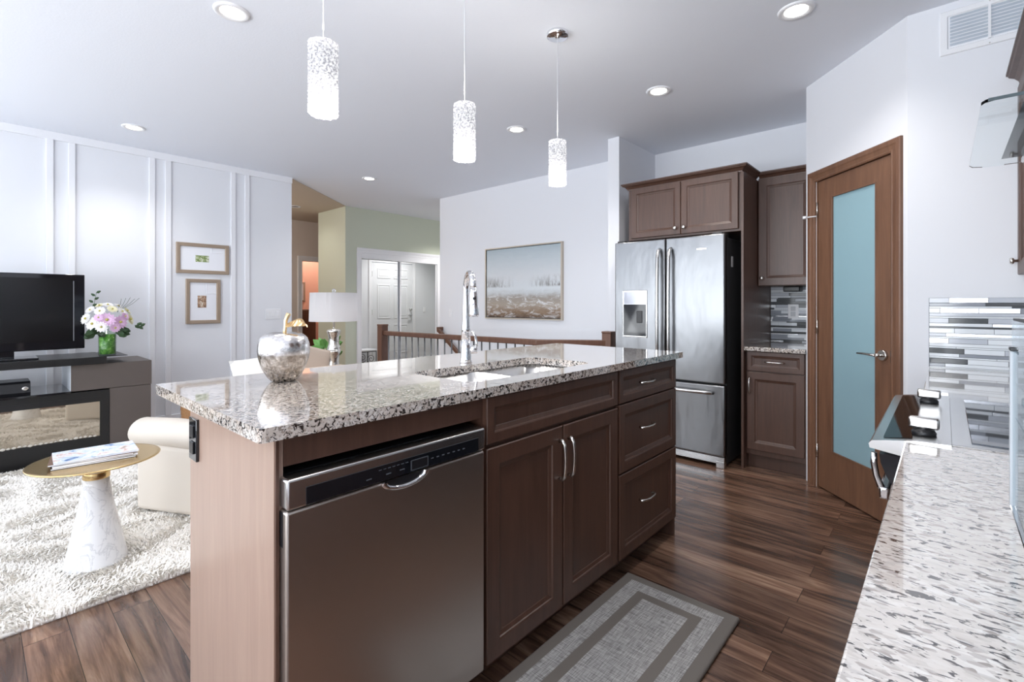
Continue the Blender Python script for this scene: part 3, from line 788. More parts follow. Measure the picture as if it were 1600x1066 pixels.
obj('cover_plate', BX(4.554, 4.561, 0.900, 0.978, 1.096, 1.214, 0.002, 2), M['white'], t)
obj('socket', BX(4.551, 4.555, 0.921, 0.957, 1.158, 1.196, 0.002), mat('pale grey socket', lin(190, 192, 196), 0.4), t)
obj('socket', BX(4.551, 4.555, 0.921, 0.957, 1.114, 1.152, 0.002), bpy.data.materials['pale grey socket'], t)

# ================================================================= PANTRY DOOR (diagonal wall)
D = bpy.data.objects.new('door_1', None); C.objects.link(D); D.location = (PM(0.42) @ Vector((0, 0, 0))); D.rotation_euler = (0, 0, PANG)
D['kind'] = 'structure'
ROOTM['door_1'] = (Matrix.Translation(D.location) @ Matrix.Rotation(PANG, 4, 'Z')).inverted()
# casing: moulded profile, mitred
def casing(k0, k1, ztop, wdt, mx, mtl, parent, th=0.018, name='casing'):
    prof = [(0.0, 0.0), (0.0, th * .55), (wdt * .12, th * .75), (wdt * .22, th * .60), (wdt * .5, th * .80), (wdt * .62, th), (wdt * .9, th), (wdt, th * .8), (wdt, 0.0)]
    bm = bmesh.new(); prev = None
    for (x, z), (ox, oz) in zip(((k0, 0), (k0, ztop), (k1, ztop), (k1, 0)), ((-1, 0), (-1, 1), (1, 1), (1, 0))):
        L = [bm.verts.new((x + ox * a, -d, z + oz * a)) for a, d in prof]
        if prev:
            for i in range(len(L)): bm.faces.new((prev[i], prev[(i + 1) % len(L)], L[(i + 1) % len(L)], L[i]))
        else: bm.faces.new(L)
        prev = L
    bm.faces.new(prev[::-1]); bm.transform(mx); return obj(name, bm, mtl, parent)
casing(0.106, 0.737, 2.030, 0.070, PM(0, 0, 0.0005), M['pine'], D)
bm = bmesh.new()
box(bm, 0.106, 0.120, 0.0, 0.10, 0, 2.04, mx=PM(0)); box(bm, 0.727, 0.737, 0.0, 0.10, 0, 2.04, mx=PM(0)); box(bm, 0.120, 0.727, 0.0, 0.10, 2.030, 2.04, mx=PM(0))
obj('jamb', bm, M['pine'], D)
bm = bmesh.new()
box(bm, 0.124, 0.250, 0.004, 0.039, 0.012, 2.026, mx=PM(0)); box(bm, 0.618, 0.723, 0.004, 0.039, 0.012, 2.026, mx=PM(0))
box(bm, 0.250, 0.618, 0.004, 0.039, 1.905, 2.026, mx=PM(0)); box(bm, 0.250, 0.618, 0.004, 0.039, 0.012, 0.270, mx=PM(0))
sl = obj('door_slab', bm, M['pine'], D)
bm = bmesh.new()
for a in ((0.250, 0.257, 0.27, 1.905), (0.611, 0.618, 0.27, 1.905), (0.257, 0.611, 0.27, 0.277), (0.257, 0.611, 1.898, 1.905)): box(bm, a[0], a[1], 0.001, 0.012, a[2], a[3], 0.001, mx=PM(0))
obj('glazing_bead', bm, M['pine'], sl)
obj('glass_pane', BX(0.251, 0.617, 0.013, 0.021, 0.271, 1.904, mx=PM(0)), M['frost'], sl)
bm = TB([(0.672, 0.004, .935), (0.672, -0.010, .935)], [0.031, 0.028], 28); tube(bm, [(0.672, -0.008, .935), (0.672, -0.045, .935)], 0.010, 16)
tube(bm, [(0.678, -0.046, .935), (0.655, -0.050, .936), (0.60, -0.052, .937), (0.548, -0.050, .935)], [0.011, 0.011, 0.009, 0.008], 14, flat=.7)
bm.transform(PM(0)); obj('lever_handle', bm, M['nickel'], sl)
obj('latch_plate', BX(0.722, 0.727, -.001, 0.030, .90, .965, mx=PM(0)), M['black'], D)
for z in (0.20, 1.02, 1.80):
    obj('hinge', TB([PM(0) @ Vector((0.121, -0.004, z)), PM(0) @ Vector((0.121, -0.004, z + .09))], 0.006, 10), M['nickel'], D)
bm = TB([(0.121, -0.006, 1.80), (0.090, -0.035, 1.80), (0.075, -0.050, 1.80)], 0.004, 8); tube(bm, [(0.080, -0.046, 1.80), (0.062, -0.062, 1.80)], 0.010, 12)
bm.transform(PM(0)); obj('door_stop', bm, M['white'], D)

# ================================================================= END WALL, RIGHT COUNTER, RANGE
backsplash('tile_backsplash', 0.645, 0.348, WX(3.229, 0.0605, 0.900), 11, 'long grey and white glass strip mosaic on the wall past the range', (3.229, -0.26, 0.900))
backsplash('tile_backsplash', 3.8, 0.45, T(3.228, -0.575, 0.900, PI), 5, 'grey and white glass strip mosaic running behind the range and right counter', (1.3, -0.575, 0.900))

def base_unit(x0, x1, label, doors):
    t = thing('base_cabinet', label, 'cabinet', ((x0 + x1) / 2, -0.26, 0))
    obj('body', BX(x0, x1, -0.575, 0.015, 0.10, 0.870), M['cab'], t)
    obj('toe_kick', BX(x0, x1, -0.06, -0.045, 0, 0.10), M['cab'], t)
    wdt = (x1 - x0) / doors
    for k in range(doors):
        d = obj('door', front(wdt - .008, 0.60, T(x1 - k * wdt - .004, 0.015, 0.11, PI), 0.052), M['cab'], t)
        pull(0.12, T(x1 - k * wdt - .06, 0.035, 0.62, PI), M['nickel'], d, vertical=True)
        d = obj('drawer', front(wdt - .008, 0.145, T(x1 - k * wdt - .004, 0.015, 0.72, PI), 0.03), M['cab'], t)
        pull(0.12, T(x1 - k * wdt - wdt / 2, 0.035, 0.79, PI), M['nickel'], d)
    return t
base_unit(2.215, 3.225, 'dark brown base cabinet under the counter between range and end wall', 2)
base_unit(0.20, 1.455, 'dark brown base cabinet under the near right countertop', 2)
one('side_countertop', BX(0.10, 1.470, -0.574, 0.070, 0.870, 0.900, 0.003, 2), M['granite2'], 'long speckled granite countertop in the right foreground in front of the range', 'countertop', (0.8, -0.25, 0.87))
one('side_countertop', BX(2.210, 3.229, -0.574, 0.060, 0.870, 0.900, 0.003, 2), M['granite2'], 'granite countertop between the range and the end wall mosaic', 'countertop', (2.7, -0.25, 0.87))

t = thing('kitchen_range', 'stainless steel slide-in range with black glass cooktop and paddle knobs', 'range', (1.84, -0.25, 0))
R0, R1 = 1.476, 2.205
obj('body', BX(R0, R1, -0.565, 0.03, 0.03, 0.893), M['fridgeside'], t)
obj('cooktop_rim', BX(R0 - .004, R1 + .004, -0.570, -0.010, 0.8935, 0.903, 0.002), M['steelflat'], t)
obj('cooktop_glass', BX(R0 + .03, R1 - .03, -0.545, -0.045, 0.9025, 0.9055, 0.001), mat('cooktop glass', (0.16, 0.17, 0.19, 1), 0.03, 0.75), t)
# sloped front console with bullnose
bm = bmesh.new()
prof = [(-0.011, 0.862), (-0.011, 0.905), (0.055, 0.903), (0.110, 0.8945), (0.132, 0.890), (0.138, 0.882), (0.136, 0.872), (0.066, 0.862)]
a = [bm.verts.new((R0 - .026, y, z)) for y, z in prof]; b = [bm.verts.new((R1 + .02, y, z)) for y, z in prof]
bm.faces.new(a); bm.faces.new(b[::-1])
for i in range(len(prof)): bm.faces.new((a[i], a[(i + 1) % len(prof)], b[(i + 1) % len(prof)], b[i]))
cp = obj('control_console', bm, M['steelflat'], t)
bm = bmesh.new()
vs = [bm.verts.new(p) for p in ((R0 + .0, 0.058, 0.9041), (R1 - .01, 0.058, 0.9041), (R1 - .01, 0.112, 0.8957), (R0 + .0, 0.112, 0.8957))]
bm.faces.new(vs); bmesh.ops.solidify(bm, geom=bm.faces[:], thickness=0.001)
obj('touch_panel', bm, M['blackgloss'], cp)
for x in (1.535, 1.66, 2.04, 2.14)[0:4:2]:
    kx = x
    bm = LA([(0.0, 0), (0.023, 0), (0.024, .006), (0.020, .012), (0.008, .014), (0.008, .020), (0, .020)], kx, 0.038, 0.904, 24, cap=False)
    kb = obj('knob', bm, M['black'], cp)
    bm = bmesh.new(); box(bm, kx - .010, kx + .010, 0.009, 0.067, 0.918, 0.946, 0.006, 3)
    obj('knob_grip', bm, M['chrome'] if False else M['nickel'], kb)
bm = bmesh.new(); prof = [(.031, .860), (.118, .860), (.115, .838), (.104, .808), (.090, .782), (.080, .750), (.078, .20), (.031, .20)]
a = [bm.verts.new((R0 - .020, y, z)) for y, z in prof]; b = [bm.verts.new((R1, y, z)) for y, z in prof]
bm.faces.new(a); bm.faces.new(b[::-1])
for i in range(len(prof)): bm.faces.new((a[i], a[(i + 1) % len(prof)], b[(i + 1) % len(prof)], b[i]))
obj('oven_door', bm, M['blackgloss'], t)
obj('storage_drawer', BX(R0, R1, 0.031, 0.060, 0.045, 0.19, 0.004, 2), M['steelflat'], t)
bm = bmesh.new()
for x in (R0 - .016, R1 - .012):
    tube(bm, [(x, 0.128, 0.860), (x, 0.1285, 0.835), (x, 0.124, 0.805), (x, 0.116, 0.782), (x, 0.108, 0.768)], [.006, .007, .007, .008, .008], 10)
box(bm, R0 - .026, R1 + .004, 0.098, 0.118, 0.752, 0.782, .005, 2)
obj('oven_handle', bm, M['chrome'], t)
for x in (R0 + .05, R1 - .05): obj('foot', BX(x - .02, x + .02, -.05, -.01, 0, .035), M['black'], t)

# hood
t = thing('range_hood', 'chimney range hood with flat clear glass canopy above the range', 'range hood', (1.83, -0.3, 1.66))
HX0, HX1 = 1.478, 2.187
bm = bmesh.new(); prism(bm, [(HX0, -0.55)] + [(HX0 + .0, -0.08), (HX0 + .006, -0.066), (HX0 + .02, -0.060)] + [(HX1 - .05, -0.058), (HX1 - .02, -0.066), (HX1 - .004, -0.09), (HX1, -0.12)] + [(HX1, -0.55)], 1.660, 1.667)
obj('glass_canopy', bm, M['hoodglass'], t)
obj('canopy_edge', BX(HX0 - .0015, HX0 - .0002, -0.55, -0.07, 1.660, 1.667), M['glassedge'], t)
bm = bmesh.new()
lo = [bm.verts.new(p) for p in ((1.56, -0.56, 1.672), (2.11, -0.56, 1.672), (2.13, -0.13, 1.672), (1.56, -0.13, 1.672))]
hi = [bm.verts.new(p) for p in ((1.68, -0.56, 1.80), (1.99, -0.56, 1.80), (1.99, -0.30, 1.80), (1.68, -0.30, 1.80))]
bm.faces.new(lo[::-1]); bm.faces.new(hi)
for i in range(4): bm.faces.new((lo[i], lo[(i + 1) % 4], hi[(i + 1) % 4], hi[i]))
obj('motor_housing', bm, M['black'], t)
obj('filter_tray', BX(1.57, 2.10, -0.545, -0.17, 1.640, 1.6585, 0.004), M['steelflat'], t)
obj('chimney', BX(1.70, 1.97, -0.572, -0.32, 1.80, CEIL - .002), M['steelflat'], t)

def upper(x0, x1, label, doors, z0=1.351, z1=2.245):
    t = thing('wall_cabinet', label, 'cabinet', ((x0 + x1) / 2, -0.4, z0))
    obj('body', BX(x0, x1, -0.574, -0.27, z0, z1, 0.001), M['cab'], t)
    wdt = (x1 - x0) / doors
    for k in range(doors):
        d = obj('door', front(wdt - .006, z1 - z0 - .03, T(x1 - k * wdt - .003, -0.27, z0 + .002, PI), 0.055), M['cab'], t)
        kx = x1 - k * wdt - (.035 if k % 2 == 0 else wdt - .035)
        kn = obj('knob', xf(LA([(0.0, 0), (0.006, 0), (0.006, .012), (0.014, .016), (0.016, .022), (0.012, .028), (0, .029)], 0, 0, 0, 20, cap=False), Matrix.Translation((kx, -0.25, z0 + .065)) @ Matrix.Rotation(-PI / 2, 4, 'X')), M['nickel'], d)
    obj('crown', crown([(x0, -0.262), (x1, -0.262)], [(a * 1.0, z) for a, z in CP(2.236)], [(0, 1), (0, 1)]), M['cab'], t)
    return t
upper(2.22, 3.228, 'dark brown crown moulded wall cabinet past the hood against the end wall', 2)
upper(0.75, 1.44, 'dark brown crown moulded wall cabinet on the near side of the hood', 2)

# clear glass stand at the right edge
t = thing('glass_stand', 'clear glass panel stand with pale edge at the right end of the foreground countertop', 'stand', (0.88, -0.10, 0.90))
pg = thin_glass('clear panel glass', (0.90, 0.95, 0.97, 1), 1.35)
obj('side_panel', BX(0.62, 1.080, -0.0835, -0.0785, 0.9005, 1.146), pg, t)
obj('edge_strip', BX(1.080, 1.094, -0.0845, -0.0755, 0.9005, 1.146, 0.001), mat('pale grey trim', lin(178, 183, 188), 0.35), t)
obj('edge_strip', BX(1.078, 1.0945, -0.0850, -0.0750, 1.1465, 1.152, 0.001), M['black'], t)['label'] = 'black corner cap'
obj('base_bar', BX(0.62, 1.080, -0.0845, -0.0755, 0.9002, 0.9005 + .006, 0.001), M['chrome'], t)
obj('upper_panel', BX(0.62, 1.100, -0.0830, -0.0790, 1.1525, 1.194), pg, t)
obj('upper_rim', BX(0.62, 1.065, -0.0840, -0.0780, 1.1942, 1.1975), M['black'], t)
obj('back_panel', BX(0.62, 0.626, -0.30, -0.0845, 0.9005, 1.146), pg, t)

# air vent high on the end wall
t = thing('air_vent', 'white louvred return air vent high on the end wall', 'vent', (3.23, -0.17, 2.55))
bm = bmesh.new(); rings_panel(bm, 0.36, 0.215, [(0, 0), (0, -.008), (.003, -.010), (.026, -.010), (.030, -.003)], cap=True); bm.transform(WX(3.233, 0.018, 2.452))
obj('frame', bm, M['white'], t)
bm = bmesh.new()
for k in range(9):
    z = 2.490 + k * 0.0165
    v = [bm.verts.new(p) for p in ((3.224, -0.018, z), (3.224, -0.310, z), (3.229, -0.310, z + .014), (3.229, -0.018, z + .014))]; bm.faces.new(v)
bmesh.ops.solidify(bm, geom=bm.faces[:], thickness=0.001)
obj('slat', bm, mat('vent slat', lin(226, 232, 238), 0.5), t)
for y in (-.158,): obj('mullion', BX(3.221, 3.230, y - .005, y + .005, 2.482, 2.640), M['white'], t)
for z in (2.46, 2.66): obj('screw', xf(LA([(0, 0), (.004, 0), (.003, .002), (0, .002)], 0, 0, 0, 10, cap=False), Matrix.Translation((3.224, -0.158, z - .001)) @ Matrix.Rotation(-PI / 2, 4, 'Y')), M['nickel'], t)

# ================================================================= CEILING FIXTURES
def downlight(x, y, label, power=16):
    t = thing('recessed_light', label, 'ceiling light', (x, y, CEIL), group='recessed ceiling lights')
    obj('trim_ring', LA([(0.052, -.002), (0.058, -.006), (0.074, -.010), (0.082, -.006), (0.084, 0.0)], x, y, CEIL, 36, cap=False), M['white'], t)
    obj('lens', LA([(0.0, -.004), (0.053, -.004), (0.053, 0.001)], x, y, CEIL, 36, cap=False), M['bulb'], t)
    d = bpy.data.lights.new('lamp', 'SPOT'); d.energy = power; d.color = (1.0, 0.96, 0.92); d.shadow_soft_size = 0.05
    d.spot_size = math.radians(130); d.spot_blend = 0.8
    o = bpy.data.objects.new('lamp', d); C.objects.link(o); o.parent = t; o.location = (0, 0, -0.03)
PW = 21
for x, y, l in ((0.889, 2.709, 'round recessed ceiling light left of the nearest pendant lamp'), (2.792, 0.563, 'round recessed ceiling light in front of the pantry door'),
                (3.209, 1.493, 'round recessed ceiling light in front of the refrigerator'), (3.108, 2.726, 'round recessed ceiling light between the middle and far pendants'),
                (3.165, 5.105, 'round recessed ceiling light near the entry opening'), (0.922, 5.105, 'round recessed ceiling light near the panelled living room wall'),
                (0.75, 0.60, 'round recessed ceiling light above the near side of the kitchen aisle'), (5.6, 6.0, 'round ceiling light added unseen in the entry to brighten the mirror doors')):
    downlight(x, y, l, 75 if x > 5 else PW)  # the entry one is unseen, added to brighten the mirror
t = thing('recessed_light', 'dim round recessed light in the hall ceiling', 'ceiling light', (3.303, 7.388, CEIL - .006))
obj('trim_ring', LA([(0.05, -.002), (0.058, -.006), (0.074, -.010), (0.084, 0.0)], 3.303, 7.388, CEIL - .006, 32, cap=False), M['white'], t)
obj('baffle', LA([(0.0, -.003), (0.052, -.003), (0.052, 0.001)], 3.303, 7.388, CEIL - .006, 32, cap=False), mat('dark baffle', lin(90, 82, 76), 0.5), t)
d = bpy.data.lights.new('lamp', 'SPOT'); d.spot_size = 2.6; d.spot_blend = .9; d.energy = 8; d.color = (1.0, 0.92, 0.84); d.shadow_soft_size = 0.06
o = bpy.data.objects.new('lamp', d); C.objects.link(o); o.parent = t; o.location = (0, 0, -0.03)
t = thing('unseen_ceiling_lamp', 'small globe lamp added unseen behind the panelled wall to brighten the hall', 'ceiling light', (1.9, 7.3, CEIL - .006))
obj('globe', LA([(0.0, -.09), (.06, -.075), (.10, -.03), (.11, 0)], 1.9, 7.3, CEIL - .006, 24, cap=False), M['bulb'], t)  # added globe out of view, brightens the dark hall walls
d = bpy.data.lights.new('lamp', 'POINT'); d.energy = 26; d.color = (1.0, 0.93, 0.86); d.shadow_soft_size = 0.1
o = bpy.data.objects.new('lamp', d); C.objects.link(o); o.parent = t; o.location = (0, 0, -0.25)
# pink room has its own lamp
t = thing('unseen_ceiling_lamp', 'small glowing ceiling lamp inside the pink room', 'ceiling light', (4.6, 9.3, CEIL))
obj('globe', LA([(0.0, -.09), (.06, -.075), (.10, -.03), (.11, 0)], 4.6, 9.3, CEIL, 24, cap=False), M['bulb'], t)
d = bpy.data.lights.new('lamp', 'POINT'); d.energy = 11; d.color = (1.0, 0.86, 0.74); d.shadow_soft_size = 0.1
o = bpy.data.objects.new('lamp', d); C.objects.link(o); o.parent = t; o.location = (0, 0, -0.25)

def pendant(x, y, zb, label):
    t = thing('pendant_lamp', label, 'pendant lamp', (x, y, zb), group='crushed glass pendants over the island')
    rnd = random.Random(int(x * 100)); bm = bmesh.new(); H = 0.240; R = 0.047; NA, NZ = 64, 84; rings = []
    for k in range(NZ + 1):
        z = H * k / NZ; ring = []
        for j in range(NA):
            rr = R + rnd.uniform(-.0030, .0035); a = 2 * PI * (j + rnd.uniform(-.3, .3)) / NA
            ring.append(bm.verts.new((x + rr * math.cos(a), y + rr * math.sin(a), zb + z + rnd.uniform(-.0012, .0012))))
        rings.append(ring)
    for A, B in zip(rings, rings[1:]):
        for j in range(NA): bm.faces.new((A[j], A[(j + 1) % NA], B[(j + 1) % NA], B[j]))
    bmesh.ops.solidify(bm, geom=bm.faces[:], thickness=-0.003)
    obj('glass_shade', bm, M['pendant'], t)
    obj('bulb', LA([(0.0, 0), (.018, .008), (.026, .03), (.026, .07), (.012, .10), (0, .10)], x, y, zb + .05, 20, cap=False), M['bulb'], t)
    obj('socket', LA([(0.0, 0), (.018, 0), (.018, .06), (.008, .075), (0, .075)], x, y, zb + .15, 20, cap=False), M['nickel'], t)
    obj('cable', TB([(x, y, zb + .22), (x, y, CEIL - .02)], 0.0016, 8), mat('clear cable', lin(214, 216, 222), 0.3), t)
    obj('canopy', LA([(0.0, -.022), (.010, -.030), (.012, -.022), (.055, -.022), (.060, -.019), (.060, 0)], x, y, CEIL, 40, cap=False), M['chrome'], t)
    d = bpy.data.lights.new('lamp', 'POINT'); d.energy = 7; d.color = (1.0, 0.95, 0.88); d.shadow_soft_size = 0.02
    o = bpy.data.objects.new('lamp', d); C.objects.link(o); o.parent = t; o.location = (0, 0, 0.03)
    ceil_fill = d.copy(); ceil_fill.energy = 1.7; ceil_fill.shadow_soft_size = 0.04; o = bpy.data.objects.new('lamp', ceil_fill); C.objects.link(o); o.parent = t; o.location = (0, 0, 0.285)  # second point light added above the shade to brighten the ceiling
pendant(0.800, 1.575, 1.862, 'nearest and largest looking of three crushed glass pendants over the island')
pendant(1.440, 1.565, 1.848, 'middle of three crushed glass pendants over the island')
pendant(2.155, 1.590, 1.873, 'farthest crushed glass pendant over the island, its chrome ceiling canopy showing')
#PART3
# ================================================================= PICTURES, SWITCHES
def picture_frame(w_, h_, fw, mx, t, mtl, depth=0.022, matw=None, art=None, aw=0, ah=0, ax=0, az=0):
    bm = bmesh.new(); rings_panel(bm, w_, h_, [(0, 0), (0, -depth), (fw * .15, -depth - .002), (fw * .85, -depth - .001), (fw, -depth + .006), (fw, -.004)], cap=False); bm.transform(mx)
    obj('frame', bm, mtl, t)
    if matw is not None:
        obj('mat_board', BX(fw, w_ - fw, -.006, -.003, fw, h_ - fw, mx=mx), M['paper'], t)
        bm = bmesh.new(); x0, z0 = ax - .014, az - .012
        rings_panel(bm, aw + .028, ah + .024, [(0, -.006), (.003, -.009), (.008, -.009), (.010, -.007)], x0, z0, cap=False)
        # shift rings that were built around the origin
        bm.transform(mx @ Matrix.Translation((x0, 0, z0))); obj('inner_mount', bm, M['paper'], t)
        obj('print', BX(ax, ax + aw, -.0075, -.006, az, az + ah, mx=mx), art, t)
    return t
MXW = lambda x, z: T(x, 5.77, z)
t = thing('framed_picture', 'wide champagne framed small green garden print, the upper of two on the panelled wall', 'picture', (1.62, 5.76, 1.69))
picture_frame(0.480, 0.312, 0.036, MXW(1.380, 1.530), t, M['frame'], matw=1, art=M['photo_green'], aw=0.122, ah=0.068, ax=0.170, az=0.122)
t = thing('framed_picture', 'upright champagne framed terracotta print, the lower of two on the panelled wall', 'picture', (1.62, 5.76, 1.24))
picture_frame(0.315, 0.462, 0.036, MXW(1.463, 1.012), t, M['frame'], matw=1, art=M['photo_brown'], aw=0.080, ah=0.125, ax=0.106, az=0.166)
t = thing('framed_painting', 'large misty lake landscape painting in thin pale frame on the stairwell wall', 'painting', (4.44, 3.80, 1.03))
PW_, PH_ = 1.212, 0.890
bm = bmesh.new(); rings_panel(bm, PW_, PH_, [(0, 0), (0, -.040), (.014, -.040), (.014, -.028)], cap=False); bm.transform(WX(4.45, 4.408, 1.030)); obj('frame', bm, mat('pale gold frame', lin(196, 186, 172), 0.4, 0.3), t)
bm = bmesh.new(); box(bm, 4.422, 4.446, 3.80 - PW_ / 2 + .022, 3.80 + PW_ / 2 - .022, 1.052, 1.898)
obj('canvas', bm, M['painting'], t)
bm = bmesh.new(); rings_panel(bm, PW_ - .028, PH_ - .028, [(0, -.014), (.008, -.014)], cap=False); bm.transform(WX(4.45, 4.394, 1.044)); obj('liner', bm, M['black'], t)

def switch(name, x0, x1, z0, z1, n, mx, label, loc):
    t = thing(name, label, 'light switch', loc)
    obj('cover_plate', BX(x0, x1, -.006, 0, z0, z1, 0.002, 2, mx=mx), M['white'], t)
    for k in range(n):
        c = x0 + (k + .5) * (x1 - x0 - .03) / n + .015
        obj('rocker', BX(c - .016, c + .016, -.0105, -.004, z0 + .026, z1 - .026, 0.002, mx=mx), M['white'], t)
switch('light_switch', 2.243, 2.413, 1.042, 1.158, 3, T(0, 5.77, 0), 'white triple rocker switch plate at the right end of the panelled wall', (2.33, 5.77, 1.1))
switch('light_switch', -.035, .035, 1.03, 1.145, 1, WX(4.45, 5.118, 0), 'white single switch on the painting wall beside the closet', (4.45, 5.118, 1.09))

# ================================================================= LIVING ROOM: CONSOLE AND TV
t = thing('media_console', 'low grey brown media console with black top shelf and electric fireplace', 'media console', (0.2, 5.3, 0))
CF = 5.03
obj('upper_box', BX(0.519, 1.030, CF, 5.55, 0.538, 0.740, 0.002), M['console'], t)
obj('end_column', BX(0.752, 1.026, CF + .004, 5.52, 0, 0.536, 0.002), M['console'], t)
obj('box_end', BX(0.5165, 0.519, CF + .001, 5.55, 0.54, 0.738), mat('window-lit box end', lin(214, 220, 228), 0.4), t)  # window light on the box end, painted as a paler sheet
obj('top_shelf', BX(-1.40, 0.728, 4.98, 5.50, 0.744, 0.800, 0.003), M['consoledark'], t)
obj('shelf_plate', BX(0.7285, 0.862, 4.99, 5.45, 0.7955, 0.800, 0.001), M['consoledark'], t)
obj('lower_shelf', BX(-1.30, 0.518, 5.0, 5.55, 0.530, 0.545, 0.001), M['blackgloss'], t)
obj('fireplace_case', (lambda b: (box(b, -1.30, 0.750, CF, 5.50, 0.0, 0.165), box(b, -1.30, 0.750, CF, 5.50, 0.440, 0.528), box(b, 0.692, 0.750, CF, 5.5, .165, .44), box(b, -1.30, -1.24, CF, 5.5, .165, .44), b)[4])(bmesh.new()), M['consoledark'], t)
obj('fireplace_back', BX(-1.24, 0.692, 5.30, 5.32, .165, .44), M['black'], t)
obj('fireplace_glass', BX(-1.24, 0.692, CF + .006, CF + .010, .165, .44), mat('smoked mirror glass', (0.52, 0.46, 0.38, 1), 0.02, 0.85), t)
obj('vent_slot', BX(-0.10, 0.70, CF - .001, CF, 0.462, 0.482), M['black'], t)
bm = bmesh.new(); rnd = random.Random(4)
for k in range(46):
    x = -.6 + k * .028; s = rnd.uniform(.008, .014)
    bmesh.ops.create_icosphere(bm, subdivisions=1, radius=s, matrix=Matrix.Translation((x, CF + .001 - .002, 0.170 + rnd.uniform(0, .006))) @ Matrix.Diagonal((1.2, .35, .8, 1)))
tag(obj('pebbles', bm, mat('clear pebbles', lin(206, 200, 190), 0.15), t), kind='stuff')
obj('left_column', BX(-1.58, -1.305, CF + .004, 5.52, 0, 0.536, 0.002), M['console'], t)

t = thing('cable_box', 'black set top box lying on the lower shelf of the media console', 'set top box', (0.1, 5.2, 0.545))
bm = bmesh.new(); prism(bm, [(5.06, 0), (5.05, .02), (5.065, .085), (5.09, .098), (5.30, .098), (5.30, 0)], -0.25, 0.30)
bm.transform(Matrix(((0, 0, 1, 0), (1, 0, 0, 0), (0, 1, 0, 0.545), (0, 0, 0, 1)))); obj('body', bm, M['black'], t)
bm = LA([(0, 0), (.018, 0), (.018, .004), (.010, .005), (0, .005)], 0, 0, 0, 20, cap=False); bm.transform(Matrix.Translation((0.272, 5.0555, .592)) @ Matrix.Rotation(PI / 2, 4, 'X'))
obj('dial', bm, M['nickel'], t)
t = thing('television', 'black flat screen television standing on the media console shelf', 'television', (0.1, 5.2, 0.80))
TX0, TX1 = -0.42, 0.615
obj('case', BX(TX0, TX1, 5.15, 5.215, 0.862, 1.450, 0.006, 2), M['blackgloss'], t)
obj('screen', BX(TX0 + .055, TX1 - .070, 5.147, 5.151, 0.925, 1.415), mat('dark screen', (0.006, 0.006, 0.007, 1), 0.16), t)
obj('bezel_trim', BX(TX1 - .070, TX1 - .064, 5.146, 5.150, 0.925, 1.400), mat('grey bezel line', lin(120, 122, 126), 0.3), t)
obj('stand_neck', BX(0.0, 0.22, 5.16, 5.20, 0.812, 0.87, 0.004), M['blackgloss'], t)
obj('stand_base', BX(-0.16, 0.345, 5.06, 5.32, 0.800, 0.814, 0.005, 2), M['blackgloss'], t)

# bouquet
VX, VY, VZ = 0.742, 5.17, 0.800
VX = 0.748; VY = 5.10
t = thing('glass_vase', 'clear glass cylinder vase lined with green leaves on the console shelf', 'vase', (VX, VY, VZ))
obj('glass', LA([(0.0, 0), (.056, 0), (.058, .004), (.058, .195), (.0555, .195), (.0555, .008), (0, .008)], VX, VY, VZ, 36, cap=False), M['vaseglass'], t)
obj('leaf_lining', LA([(0.0, .009), (.052, .009), (.053, .17), (0, .17)], VX, VY, VZ, 28, cap=False), blotch_mat('wrapped green leaf', [(0.35, lin(52, 104, 34)), (0.5, lin(98, 160, 60)), (0.65, lin(160, 205, 110))], 30, 0.3), t)
t = thing('flower_bouquet', 'round bouquet of pink, white and cream flowers in the green lined vase', 'bouquet', (VX, VY, VZ + .17))
rnd = random.Random(12)
petal = {'pink': mat('pink petal', lin(226, 190, 222), 0.6), 'white': mat('white petal', lin(244, 242, 240), 0.6), 'cream': mat('cream petal', lin(240, 236, 204), 0.6)}
cen = mat('yellow green flower centre', lin(178, 170, 90), 0.7)
def bloom(p, nrm, r, kind, layers=3, npet=13):
    bm = bmesh.new(); nrm = nrm.normalized(); a, b = frame_of(nrm)
    for L in range(layers):
        rr = r * (1 - .22 * L); lift = .25 + .5 * L
        for k in range(npet):
            th = 2 * PI * (k + .5 * L) / npet + rnd.uniform(-.08, .08); dr = a * math.cos(th) + b * math.sin(th); sd = nrm.cross(dr)
            w_ = rr * .26
            q = [p + dr * rr * .12, p + dr * rr * .6 + sd * w_ + nrm * rr * .18 * lift, p + dr * rr + nrm * rr * .30 * lift, p + dr * rr * .6 - sd * w_ + nrm * rr * .18 * lift]
            f = bm.faces.new([bm.verts.new(v) for v in q]); f.smooth = True
    o = obj('flower', bm, petal[kind], t, solid=False)
    bm = bmesh.new(); bmesh.ops.create_icosphere(bm, subdivisions=1, radius=r * .2, matrix=Matrix.Translation(p + nrm * r * .12)); obj('flower_center', bm, cen, o)
    return o
c0 = Vector((VX, VY, VZ + .27))
for dx, dy, dz, r, kd in ((-.02, -.12, .02, .062, 'pink'), (.065, -.11, .0, .058, 'pink'), (-.10, -.06, -.01, .055, 'white'), (-.135, -.02, .03, .05, 'white'), (.14, -.04, .02, .052, 'cream'),
                          (-.06, -.09, .09, .042, 'white'), (.02, -.08, .105, .040, 'cream'), (.085, -.06, .085, .042, 'white'), (.125, -.02, .09, .038, 'cream'), (-.11, -.03, .10, .038, 'white'),
                          (-.055, -.125, -.035, .045, 'white'), (.03, -.13, -.045, .040, 'pink'), (.0, -.02, .14, .040, 'white'), (-.05, 0, .135, .036, 'cream'), (.07, 0, .13, .036, 'white'), (.10, -.09, .045, .036, 'pink'), (-.07, -.11, .04, .036, 'pink')):
    p = c0 + Vector((dx, dy, dz)); bloom(p, Vector((dx * 1.2, dy - .06, dz + .03)), r, kd)
